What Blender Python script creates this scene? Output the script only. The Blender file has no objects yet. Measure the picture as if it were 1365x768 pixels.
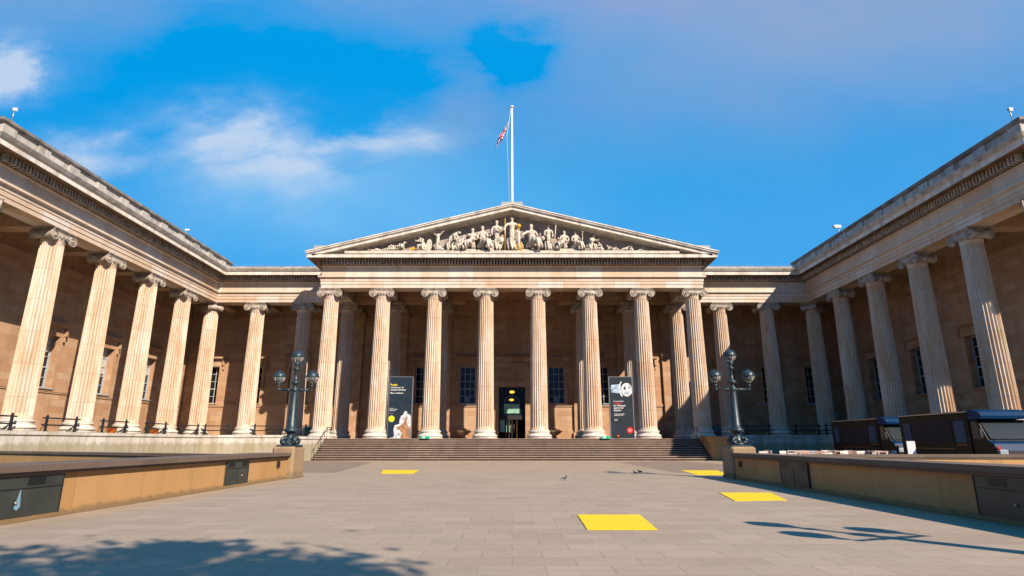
import bpy, math, random
from mathutils import Vector, Matrix
random.seed(7)
R = math.radians
SC = bpy.context.scene
C = SC.collection

# ------------------------------------------------------------------ camera
FPX = 790.0
cam_d = bpy.data.cameras.new('camera')
cam_d.sensor_width = 36.0
cam_d.lens = FPX / 1365 * 36
cam_d.clip_start = 0.1
cam_d.clip_end = 5000
cam = bpy.data.objects.new('camera', cam_d)
C.objects.link(cam)
cam.location = (0, 0, 1.45)
cam.rotation_euler = (R(90) + math.atan(205.5 / FPX), 0, 0)
SC.camera = cam

# ------------------------------------------------------------------ light
SUN_AZ = R(38.5)      # right of straight behind the camera
SUN_EL = R(35.2)
sun_d = bpy.data.lights.new('sun', 'SUN')
sun_d.energy = 5.0
sun_d.angle = R(0.5)
sun_d.color = (1.0, 0.86, 0.71)
sun = bpy.data.objects.new('sun', sun_d)
C.objects.link(sun)
sdir = Vector((math.sin(SUN_AZ) * math.cos(SUN_EL), -math.cos(SUN_AZ) * math.cos(SUN_EL), math.sin(SUN_EL)))
sun.rotation_euler = sdir.to_track_quat('Z', 'Y').to_euler()
sun.location = (30, -30, 40)

world = bpy.data.worlds.new('World')
SC.world = world
world.use_nodes = True
wt = world.node_tree
wt.nodes.clear()


class NT:
    """tiny node helper"""
    def __init__(self, tree):
        self.t = tree

    def n(self, kind, **kw):
        nd = self.t.nodes.new(kind)
        for k, v in kw.items():
            setattr(nd, k, v)
        return nd

    def link(self, a, b):
        self.t.links.new(a, b)

    def put(self, sock, v):
        if hasattr(v, 'links') or isinstance(v, bpy.types.NodeSocket):
            self.link(v, sock)
        else:
            sock.default_value = v

    def math(self, op, a, b=0.0, c=None, clamp=False):
        nd = self.n('ShaderNodeMath', operation=op)
        nd.use_clamp = clamp
        self.put(nd.inputs[0], a)
        self.put(nd.inputs[1], b)
        if c is not None:
            self.put(nd.inputs[2], c)
        return nd.outputs[0]

    def mix(self, f, a, b, mode='MIX'):
        nd = self.n('ShaderNodeMix', data_type='RGBA', blend_type=mode)
        self.put(nd.inputs[0], f)
        self.put(nd.inputs[6], a if not isinstance(a, tuple) or len(a) == 4 else a + (1,))
        self.put(nd.inputs[7], b if not isinstance(b, tuple) or len(b) == 4 else b + (1,))
        return nd.outputs[2]

    def ramp(self, f, stops):
        nd = self.n('ShaderNodeValToRGB')
        el = nd.color_ramp.elements
        while len(el) < len(stops):
            el.new(0.5)
        for e, (p, c) in zip(el, stops):
            e.position = p
            e.color = c if len(c) == 4 else tuple(c) + (1,)
        self.put(nd.inputs[0], f)
        return nd.outputs[0]

    def noise(self, vec, scale, detail=4, rough=0.55, dist=0.0):
        nd = self.n('ShaderNodeTexNoise')
        self.put(nd.inputs['Vector'], vec)
        nd.inputs['Scale'].default_value = scale
        nd.inputs['Detail'].default_value = detail
        nd.inputs['Roughness'].default_value = rough
        nd.inputs['Distortion'].default_value = dist
        return nd.outputs[0]

    def comb(self, x, y, z):
        nd = self.n('ShaderNodeCombineXYZ')
        for s, v in zip(nd.inputs, (x, y, z)):
            self.put(s, v)
        return nd.outputs[0]

    def sep(self, v):
        nd = self.n('ShaderNodeSeparateXYZ')
        self.put(nd.inputs[0], v)
        return nd.outputs


w = NT(wt)
sky = w.n('ShaderNodeTexSky', sky_type='NISHITA')
sky.sun_disc = False
sky.sun_elevation = SUN_EL
sky.sun_rotation = math.atan2(sdir.x, sdir.y)
sky.air_density = 1.0
sky.dust_density = 0.2
sky.ozone_density = 2.5
hs = w.n('ShaderNodeHueSaturation')
hs.inputs['Hue'].default_value = 0.475
hs.inputs['Saturation'].default_value = 1.5
hs.inputs['Value'].default_value = 3.4
w.link(sky.outputs[0], hs.inputs['Color'])
tc = w.n('ShaderNodeTexCoord')
dx, dy, dz = w.sep(tc.outputs['Generated'])
yy = w.math('MAXIMUM', w.math('ABSOLUTE', dy), 0.08)
U = w.math('DIVIDE', dx, yy)
V = w.math('DIVIDE', dz, yy)
uvv = w.comb(U, V, 0.0)
nz = w.noise(w.comb(w.math('MULTIPLY', U, 2.2), w.math('MULTIPLY', V, 4.5), 0.3), 1.7, 7, 0.58, 0.25)
nzb = w.noise(w.comb(w.math('MULTIPLY', U, 1.0), w.math('MULTIPLY', V, 1.8), 1.7), 1.6, 4, 0.5, 0.4)


wp1 = w.noise(w.comb(w.math('MULTIPLY', U, 1.0), w.math('MULTIPLY', V, 1.6), 4.1), 3.2, 6, 0.6)
wp2 = w.noise(w.comb(w.math('MULTIPLY', U, 1.0), w.math('MULTIPLY', V, 1.6), 9.3), 3.6, 6, 0.6)
UW = w.math('ADD', U, w.math('MULTIPLY', w.math('SUBTRACT', wp1, 0.5), 0.42))
VW = w.math('ADD', V, w.math('MULTIPLY', w.math('SUBTRACT', wp2, 0.5), 0.20))


def blob(u, v, ru, rv, power=1.0):
    a = w.math('DIVIDE', w.math('SUBTRACT', UW, u), ru)
    b = w.math('DIVIDE', w.math('SUBTRACT', VW, v), rv)
    d = w.math('ADD', w.math('MULTIPLY', a, a), w.math('MULTIPLY', b, b))
    return w.math('MULTIPLY', w.math('POWER', 2.718, w.math('MULTIPLY', d, -1.0)), power)


CLOUD = (6.0, 7.2, 9.0)
HAZE = (2.7, 4.1, 6.7)
cl = blob(-0.50, 0.555, 0.16, 0.05, 1.0)
for args in ((-0.30, 0.555, 0.16, 0.032, 1.0), (-0.42, 0.49, 0.15, 0.06, 0.75), (-1.0, 0.70, 0.07, 0.055, 1.25),
             (-0.80, 0.53, 0.13, 0.03, 0.5), (-0.22, 0.54, 0.10, 0.03, 0.6)):
    cl = w.math('MAXIMUM', cl, blob(*args))
clf = w.math('MULTIPLY', cl, w.math('MULTIPLY', w.math('SUBTRACT', nz, 0.34), 5.5), clamp=True)
clf = w.math('MULTIPLY', w.math('SMOOTH_MIN', clf, 0.9, 0.2), 0.95)
hz = blob(0.55, 0.88, 0.85, 0.36, 1.0)
for args in ((-0.12, 0.63, 0.20, 0.15, 0.75), (-0.95, 0.88, 0.35, 0.14, 0.75), (0.02, 0.86, 0.25, 0.07, 0.8), (-0.4, 0.88, 0.5, 0.05, .6)):
    hz = w.math('MAXIMUM', hz, blob(*args))
hz = w.math('SUBTRACT', hz, blob(-0.0, 0.727, 0.085, 0.045, 0.9))
hz = w.math('SUBTRACT', hz, blob(-0.38, 0.68, 0.25, 0.10, 0.8))
hzf = w.math('MULTIPLY', hz, w.math('ADD', w.math('MULTIPLY', nzb, 1.2), 0.22), clamp=True)
front = w.math('MULTIPLY', dy, 6.0, clamp=True)
hzf = w.math('MULTIPLY', hzf, front)
clf = w.math('MULTIPLY', clf, front)
ff = w.math('MULTIPLY', w.math('ADD', dy, 0.1), 3.0, clamp=True)
lowb = w.math('MULTIPLY', w.math('SUBTRACT', 0.62, V), 1.7, clamp=True)
top = w.mix(lowb, (0.12, 3.4, 8.3), (0.75, 4.55, 9.4))
flat = w.mix(1.0, hs.outputs[0], w.mix(ff, (0.8, 2.7, 6.6), top), 'DARKEN')
col = w.mix(hzf, flat, HAZE)
pale = w.math('MULTIPLY', blob(-0.30, 0.42, 0.36, 0.12, 0.75), front)
col = w.mix(pale, col, (1.9, 5.4, 9.3))
warm = w.math('MULTIPLY', blob(0.18, 0.90, 0.34, 0.08, 0.45), front)
col = w.mix(warm, col, (3.8, 3.9, 6.6))
col = w.mix(clf, col, CLOUD)
bg = w.n('ShaderNodeBackground')
w.link(col, bg.inputs[0])
bg.inputs[1].default_value = 0.055
out = w.n('ShaderNodeOutputWorld')
w.link(bg.outputs[0], out.inputs[0])

SC.render.engine = 'CYCLES'
SC.view_settings.view_transform = 'Standard'
SC.view_settings.look = 'None'
SC.view_settings.exposure = 0.82
SC.view_settings.gamma = 1.0
SC.view_settings.use_curve_mapping = False
SC.cycles.max_bounces = 6
SC.cycles.diffuse_bounces = 2
SC.cycles.glossy_bounces = 3
SC.cycles.transmission_bounces = 4
SC.cycles.use_denoising = True
SC.cycles.caustics_reflective = False
SC.cycles.caustics_refractive = False


# ------------------------------------------------------------------ materials
def newmat(name):
    m = bpy.data.materials.new(name)
    m.use_nodes = True
    t = m.node_tree
    t.nodes.clear()
    k = NT(t)
    o = k.n('ShaderNodeOutputMaterial')
    b = k.n('ShaderNodeBsdfPrincipled')
    k.link(b.outputs[0], o.inputs[0])
    return m, k, b


def bump(k, b, h, strength=0.4, dist=0.02):
    nd = k.n('ShaderNodeBump')
    nd.inputs['Strength'].default_value = strength
    nd.inputs['Distance'].default_value = dist
    k.put(nd.inputs['Height'], h)
    k.link(nd.outputs[0], b.inputs['Normal'])


def wall_uv(k):
    """horizontal run along the wall and height, whichever way the wall faces"""
    g = k.n('ShaderNodeNewGeometry')
    nx, ny, nzz = k.sep(g.outputs['True Normal'])
    px, py, pz = k.sep(g.outputs['Position'])
    f = k.math('GREATER_THAN', k.math('ABSOLUTE', nx), 0.7)
    u = k.math('ADD', k.math('MULTIPLY', px, k.math('SUBTRACT', 1.0, f)), k.math('MULTIPLY', py, f))
    return g.outputs['Position'], u, pz


def brick(k, vec, bw, bh, mortar=0.012, c1=(0, 0, 0), c2=(1, 1, 1), off=0.5, smooth=0.1):
    nd = k.n('ShaderNodeTexBrick')
    nd.offset = off
    k.put(nd.inputs['Vector'], vec)
    nd.inputs['Scale'].default_value = 1.0
    nd.inputs['Brick Width'].default_value = bw
    nd.inputs['Row Height'].default_value = bh
    nd.inputs['Mortar Size'].default_value = mortar
    nd.inputs['Mortar Smooth'].default_value = smooth
    nd.inputs['Color1'].default_value = c1 + (1,)
    nd.inputs['Color2'].default_value = c2 + (1,)
    nd.inputs['Mortar'].default_value = (0.5, 0.5, 0.5, 1)
    return nd.outputs['Color'], nd.outputs['Fac']


def stone(name, stops, bw, bh, mortar=0.01, joint=0.55, stain=(0.2, 0.15, 0.11), stain_amt=0.35, rough=0.85, streak_scale=0.9, foot=None):
    m, k, b = newmat(name)
    pos, u, z = wall_uv(k)
    bc, bf = brick(k, k.comb(u, z, 0.0), bw, bh, mortar)
    bval = k.sep(bc)[0]
    fine = k.noise(pos, 5.0, 6, 0.6)
    base = k.ramp(k.math('ADD', k.math('MULTIPLY', bval, 0.7), k.math('MULTIPLY', fine, 0.3)), stops)
    px, py, pz = k.sep(pos)
    st = k.noise(k.comb(k.math('MULTIPLY', px, 1.0), k.math('MULTIPLY', py, 1.0), k.math('MULTIPLY', pz, 0.16)), streak_scale, 6, 0.62)
    stf = k.math('MULTIPLY', k.math('MULTIPLY', k.math('SUBTRACT', st, 0.45), 4.0, clamp=True), stain_amt)
    c = k.mix(stf, base, stain)
    if foot:
        # splash and algae stains with a ragged upper edge
        rag = k.math('MULTIPLY', k.noise(k.comb(k.math('MULTIPLY', u, 1.6), 0.0, k.math('MULTIPLY', pz, .6)), 1.4, 6, 0.65), foot[0] * 2)
        ff_ = k.math('MULTIPLY', k.math('SUBTRACT', rag, k.math('SUBTRACT', pz, foot[2])), 4.0 / foot[0] * .5, clamp=True)
        c = k.mix(k.math('MULTIPLY', ff_, foot[3]), c, foot[1])
    blot = k.noise(pos, 1.1, 6, 0.7)
    c = k.mix(k.math('MULTIPLY', k.math('SUBTRACT', blot, 0.56), 2.2, clamp=True), c, tuple(q * .8 for q in stain))
    c = k.mix(k.math('MULTIPLY', bf, joint), c, (0.10, 0.075, 0.055))
    k.link(c, b.inputs['Base Color'])
    b.inputs['Roughness'].default_value = rough
    bump(k, b, k.math('SUBTRACT', k.math('MULTIPLY', fine, 0.4), bf), 0.35, 0.02)
    return m


def plain(name, col, rough=0.6, metal=0.0, var=0.12, scale=6.0, coat=0.0, spec=0.5):
    m, k, b = newmat(name)
    b.inputs['Specular IOR Level'].default_value = spec
    g = k.n('ShaderNodeNewGeometry')
    nzv = k.noise(g.outputs['Position'], scale, 5, 0.6)
    d = tuple(c * (1 - var * 2) for c in col)
    l = tuple(min(1, c * (1 + var)) for c in col)
    k.link(k.ramp(nzv, [(0.3, d), (0.7, l)]), b.inputs['Base Color'])
    b.inputs['Roughness'].default_value = rough
    b.inputs['Metallic'].default_value = metal
    b.inputs['Coat Weight'].default_value = coat
    return m


M = {}
M['ashlar'] = stone('ashlar stone', [(0.0, (0.40, 0.225, 0.125)), (0.35, (0.46, 0.275, 0.16)), (0.7, (0.51, 0.33, 0.20)), (1.0, (0.54, 0.40, 0.29))],
                    1.35, 0.52, 0.008, 0.3, (0.20, 0.12, 0.075), 0.35)
M['entab'] = stone('pale block stone', [(0.0, (0.56, 0.38, 0.25)), (0.35, (0.64, 0.50, 0.38)), (0.7, (0.69, 0.60, 0.51)), (1.0, (0.68, 0.64, 0.60))],
                   2.4, 2.0, 0.012, 0.35, (0.40, 0.27, 0.16), 0.35)
M['cornice'] = stone('cornice stone', [(0.0, (0.68, 0.60, 0.51)), (0.6, (0.76, 0.70, 0.62)), (1.0, (0.78, 0.74, 0.68))],
                     1.6, 3.0, 0.012, 0.4, (0.16, 0.13, 0.11), 0.55, streak_scale=1.3)
M['attic'] = stone('weathered attic stone', [(0.0, (0.42, 0.38, 0.34)), (0.6, (0.54, 0.50, 0.45)), (1.0, (0.62, 0.58, 0.53))],
                   1.9, 3.0, 0.012, 0.5, (0.13, 0.11, 0.095), 0.65, streak_scale=1.6)
M['podium'] = stone('stained podium stone', [(0.0, (0.52, 0.48, 0.42)), (0.5, (0.66, 0.63, 0.57)), (1.0, (0.74, 0.72, 0.67))],
                    2.1, 5.0, 0.014, 0.6, (0.30, 0.27, 0.17), 0.75, streak_scale=1.4, foot=(0.5, (0.25, 0.21, 0.10), 1.0, 0.6))
M['sand'] = stone('sandy wall stone', [(0.0, (0.42, 0.235, 0.095)), (0.5, (0.46, 0.265, 0.11)), (1.0, (0.50, 0.30, 0.135))],
                  2.4, 5.0, 0.010, 0.45, (0.30, 0.18, 0.085), 0.4, streak_scale=1.3, foot=(0.16, (0.17, 0.12, 0.06), 0.0, 0.75))
M['cap'] = stone('wall coping stone', [(0.0, (0.10, 0.068, 0.052)), (0.5, (0.13, 0.09, 0.068)), (1.0, (0.165, 0.115, 0.088))],
                 1.6, 5.0, 0.012, 0.6, (0.16, 0.12, 0.09), 0.4)
M['step'] = stone('step stone', [(0.0, (0.32, 0.235, 0.175)), (0.5, (0.38, 0.28, 0.215)), (1.0, (0.44, 0.335, 0.26))],
                  1.9, 5.0, 0.010, 0.5, (0.15, 0.11, 0.09), 0.5)
M['soffit'] = plain('shade-brown soffit stone', (0.20, 0.125, 0.08), 0.9, var=0.3, scale=1.5)  # shade and brown bounce light under the cornice, painted into the colour
M['pedestal'] = stone('lamp pedestal stone', [(0.0, (0.30, 0.20, 0.115)), (0.5, (0.36, 0.25, 0.15)), (1.0, (0.40, 0.28, 0.17))],
                      5.0, 5.0, 0.004, 0.3, (0.16, 0.12, 0.07), 0.5, streak_scale=1.6, foot=(0.3, (0.15, 0.12, 0.06), 0.0, 0.7))
M['tymp'] = plain('tympanum stone', (0.42, 0.36, 0.31), 0.85, var=0.2, scale=2)
M['riser'] = plain('nosing-shadow riser stone', (0.06, 0.042, 0.032), 0.9, var=0.3, scale=3)  # dark colour paints in the shadow line below each nosing
M['coping_dark'] = plain('sooty coping stone', (0.24, 0.215, 0.19), 0.9, var=0.3, scale=1)
M['marble'] = plain('sculpture stone', (0.60, 0.53, 0.44), 0.7, var=0.18, scale=4)
M['iron'] = plain('dark iron', (0.03, 0.035, 0.045), 0.45, 0.3)
M['lamp'] = plain('lamp post paint', (0.028, 0.05, 0.062), 0.42, 0.2, var=0.3, scale=9)
M['bronze'] = plain('bronze rail', (0.22, 0.12, 0.05), 0.4, 0.7)
M['panel'] = plain('dark green metal panel', (0.05, 0.058, 0.05), 0.5, 0.2, var=0.15, scale=1.5)
M['black'] = plain('black', (0.012, 0.012, 0.014), 0.6)
M['void'] = plain('dark interior', (0.03, 0.022, 0.018), 0.9)
M['gold'] = plain('gilding', (0.85, 0.48, 0.08), 0.4, 0.3)
M['wpaint'] = plain('white paint', (0.75, 0.76, 0.76), 0.5, var=0.04)
M['sash'] = plain('sash paint', (0.42, 0.46, 0.48), 0.5, var=0.04)
M['pole'] = plain('flagpole paint', (0.85, 0.85, 0.84), 0.4, var=0.03)
M['yellow'] = plain('yellow sheet', (0.86, 0.60, 0.0), 0.6, var=0.10, scale=1.6)
M['orange'] = plain('orange plastic', (0.75, 0.16, 0.015), 0.5)
M['green_box'] = plain('green plastic', (0.01, 0.45, 0.28), 0.5)
M['dgreen'] = plain('dark green enamel', (0.015, 0.06, 0.055), 0.35, 0.2)
M['banner'] = plain('banner cloth', (0.014, 0.026, 0.042), 0.75, var=0.1, scale=2, spec=.2)
M['banner_r'] = plain('banner cloth slate', (0.024, 0.032, 0.042), 0.75, var=0.1, scale=2, spec=.2)
M['tex_w'] = plain('white lettering', (0.85, 0.85, 0.85), 0.6, var=0.0)
M['tex_y'] = plain('yellow lettering', (0.95, 0.85, 0.0), 0.6, var=0.0)
M['tex_r'] = plain('red lettering', (0.75, 0.02, 0.02), 0.6, var=0.0)
M['tex_p'] = plain('violet lettering', (0.35, 0.33, 0.75), 0.6, var=0.0)
M['fig_w'] = plain('printed pale figure', (0.72, 0.75, 0.78), 0.7, var=0.35, scale=3.5)
M['fig_b'] = plain('printed brown figure', (0.36, 0.19, 0.10), 0.7, var=0.3, scale=3)
M['fig_h'] = plain('printed blue grey', (0.40, 0.52, 0.68), 0.7, var=0.4, scale=6)
M['van'] = plain('black van paint', (0.006, 0.005, 0.005), 0.45, spec=0.15, var=0.05)
M['van_blue'] = plain('van paint with sky sheen', (0.001, 0.03, 0.09), 0.5, spec=0.12, var=0.05)  # the blue is reflected sky, painted into the van's front
M['van_panel'] = plain('navy shutter', (0.004, 0.008, 0.02), 0.5, spec=0.15, var=0.05)
M['van_win'] = plain('blue window film', (0.004, 0.05, 0.12), 0.4, spec=0.2, var=0.1)
M['rubber'] = plain('rubber', (0.02, 0.02, 0.02), 0.8)
M['steel'] = plain('steel', (0.5, 0.5, 0.5), 0.35, 0.8)
M['chrome'] = plain('headlight', (0.7, 0.72, 0.75), 0.15, 0.5)
M['red_lamp'] = plain('red lens', (0.6, 0.03, 0.01), 0.3)
M['cloth'] = plain('white fabric', (0.75, 0.68, 0.62), 0.8, var=0.05)
M['pink'] = plain('pink wood', (0.50, 0.30, 0.24), 0.7, var=0.1)
M['bark'] = plain('bark', (0.14, 0.10, 0.07), 0.9, var=0.3)
M['leaf'] = plain('leaf', (0.05, 0.10, 0.025), 0.6, var=0.4, scale=1)
M['bird'] = plain('pigeon feathers', (0.07, 0.075, 0.09), 0.7, var=0.3, scale=20)
M['gull'] = plain('white feathers', (0.8, 0.8, 0.8), 0.7, var=0.05)
M['lead'] = plain('roof lead', (0.35, 0.37, 0.38), 0.7, var=0.1)
M['blind'] = plain('pale blind', (0.55, 0.52, 0.45), 0.8, var=0.08)
M['notice'] = plain('pale blue notice', (0.20, 0.36, 0.45), 0.6, var=0.05)
M['mint'] = plain('pale green reflection', (0.30, 0.55, 0.42), 0.5, var=0.2, scale=2)  # colour of the green reflections painted behind the door
M['terracotta'] = plain('stone urn', (0.42, 0.30, 0.19), 0.8, var=0.2)
M['flag_b'] = plain('flag blue', (0.01, 0.03, 0.16), 0.8, var=0.05)
M['flag_r'] = plain('flag red', (0.70, 0.01, 0.02), 0.8, var=0.05)
M['flag_w'] = plain('flag white', (0.82, 0.82, 0.82), 0.8, var=0.03)


def glassmat(name, col, rough=0.05):
    m, k, b = newmat(name)
    b.inputs['Base Color'].default_value = col + (1,)
    b.inputs['Roughness'].default_value = rough
    b.inputs['Specular IOR Level'].default_value = 0.35
    return m


M['glass'] = glassmat('window glass', (0.010, 0.013, 0.017), 0.12)
M['screen'] = glassmat('windscreen', (0.012, 0.02, 0.024), 0.2)


def clearmat(name, tint, rough=0.02):
    m, k, b = newmat(name)
    b.inputs['Base Color'].default_value = tint + (1,)
    b.inputs['Roughness'].default_value = rough
    b.inputs['Transmission Weight'].default_value = 0.85
    b.inputs['IOR'].default_value = 1.1
    return m


M['globe'] = clearmat('lantern glass', (0.75, 0.8, 0.8), 0.12)


def emis(name, col, st):
    m, k, b = newmat(name)
    b.inputs['Base Color'].default_value = col + (1,)
    b.inputs['Emission Color'].default_value = col + (1,)
    b.inputs['Emission Strength'].default_value = st
    return m


M['glow'] = emis('lit lamp', (1.0, 0.42, 0.04), 1.2)

# columns: vertical streaks and per drum tint
m, k, b = newmat('column stone')
g = k.n('ShaderNodeNewGeometry')
px, py, pz = k.sep(g.outputs['Position'])
st = k.noise(k.comb(k.math('MULTIPLY', px, 1.3), k.math('MULTIPLY', py, 1.3), k.math('MULTIPLY', pz, 0.22)), 1.6, 6, 0.62)
drum = k.math('FLOOR', k.math('DIVIDE', pz, 2.1))
wn = k.n('ShaderNodeTexWhiteNoise', noise_dimensions='3D')
k.link(k.comb(k.math('FLOOR', k.math('DIVIDE', px, 2.4)), k.math('FLOOR', k.math('DIVIDE', py, 2.7)), drum), wn.inputs['Vector'])
base = k.ramp(st, [(0.34, (0.54, 0.36, 0.23)), (0.47, (0.61, 0.48, 0.36)), (0.62, (0.66, 0.58, 0.49)), (0.75, (0.68, 0.65, 0.62))])
base = k.mix(k.math('MULTIPLY', wn.outputs['Value'], 0.34), base, (0.52, 0.31, 0.17))
fr = k.math('FRACT', k.math('DIVIDE', pz, 2.1))
jt = k.math('LESS_THAN', fr, 0.012)
pit = k.noise(g.outputs['Position'], 14, 5, 0.65)
base = k.mix(k.math('MULTIPLY', k.math('SUBTRACT', pit, 0.55), 2.5, clamp=True), base, (0.30, 0.21, 0.14))
base = k.mix(k.math('MULTIPLY', jt, 0.5), base, (0.14, 0.1, 0.08))
k.link(base, b.inputs['Base Color'])
b.inputs['Roughness'].default_value = 0.85
bump(k, b, pit, 0.25, 0.02)
M['column'] = m
M['capital'] = plain('capital stone', (0.47, 0.40, 0.33), 0.85, var=0.28, scale=2.5)
M['base'] = plain('column base stone', (0.66, 0.59, 0.51), 0.85, var=0.15, scale=2.5)

# scuffed yellow sheet
m, k, b = newmat('yellow sheet worn')
g = k.n('ShaderNodeNewGeometry')
sc1 = k.noise(g.outputs['Position'], 3.0, 7, 0.72, 0.6)
sc2 = k.noise(g.outputs['Position'], 22.0, 4, 0.7)
ybase = k.ramp(sc2, [(0.3, (0.78, 0.50, 0.005)), (0.7, (0.92, 0.64, 0.01))])
ybase = k.mix(k.math('MULTIPLY', k.math('SUBTRACT', sc1, 0.54), 2.6, clamp=True), ybase, (0.55, 0.40, 0.10))
k.link(ybase, b.inputs['Base Color'])
b.inputs['Roughness'].default_value = 0.7
M['yellow'] = m

# paving
m, k, b = newmat('stone paving')
g = k.n('ShaderNodeNewGeometry')
pos = g.outputs['Position']
bc, bf = brick(k, pos, 0.80, 0.52, 0.009, smooth=0.2)
fine = k.noise(pos, 9, 6, 0.65)
big = k.noise(pos, 0.35, 5, 0.6, 0.3)
v = k.math('ADD', k.math('MULTIPLY', k.sep(bc)[0], 0.36), k.math('ADD', k.math('MULTIPLY', fine, 0.3), k.math('MULTIPLY', big, 0.36)))
base = k.ramp(v, [(0.1, (0.30, 0.22, 0.158)), (0.42, (0.365, 0.28, 0.205)), (0.65, (0.40, 0.31, 0.23)), (0.85, (0.45, 0.35, 0.26))])
spot = k.noise(pos, 2.4, 5, 0.7)
base = k.mix(k.math('MULTIPLY', k.math('SUBTRACT', spot, 0.58), 2.6, clamp=True), base, (0.25, 0.19, 0.16))
track = k.noise(k.comb(k.math('MULTIPLY', k.sep(pos)[0], 0.25), k.math('MULTIPLY', k.sep(pos)[1], 1.6), 0.0), 1.3, 5, 0.65)
base = k.mix(k.math('MULTIPLY', k.math('SUBTRACT', track, 0.52), 2.0, clamp=True), base, (0.27, 0.205, 0.16))
gum = k.n('ShaderNodeTexVoronoi')
gum.inputs['Scale'].default_value = 2.3
k.link(pos, gum.inputs['Vector'])
base = k.mix(k.math('MULTIPLY', k.math('LESS_THAN', gum.outputs['Distance'], 0.055), 0.4), base, (0.16, 0.13, 0.12))
base = k.mix(k.math('MULTIPLY', k.math('GREATER_THAN', k.sep(bc)[0], 0.93), 0.28), base, (0.22, 0.16, 0.12))
base = k.mix(k.math('MULTIPLY', bf, k.math('MULTIPLY', big, 0.75)), base, (0.15, 0.115, 0.09))
k.link(base, b.inputs['Base Color'])
k.link(k.ramp(fine, [(0.3, (0.55,) * 3), (0.7, (0.8,) * 3)]), b.inputs['Roughness'])
bump(k, b, k.math('SUBTRACT', k.math('MULTIPLY', fine, 0.4), bf), 0.4, 0.012)
M['paving'] = m

m, k, b = newmat('cobble setts')
g = k.n('ShaderNodeNewGeometry')
bc, bf = brick(k, g.outputs['Position'], 0.22, 0.13, 0.012)
base = k.ramp(k.sep(bc)[0], [(0.0, (0.22, 0.16, 0.12)), (1.0, (0.33, 0.25, 0.19))])
base = k.mix(k.math('MULTIPLY', bf, 0.6), base, (0.10, 0.08, 0.06))
k.link(base, b.inputs['Base Color'])
b.inputs['Roughness'].default_value = 0.8
bump(k, b, k.math('MULTIPLY', bf, -1.0), 0.5, 0.02)
M['cobble'] = m

m, k, b = newmat('grass')
g = k.n('ShaderNodeNewGeometry')
k.link(k.ramp(k.noise(g.outputs['Position'], 6, 8, 0.7), [(0.3, (0.03, 0.07, 0.015)), (0.7, (0.08, 0.14, 0.03))]), b.inputs['Base Color'])
b.inputs['Roughness'].default_value = 0.9
M['grass'] = m


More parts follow.
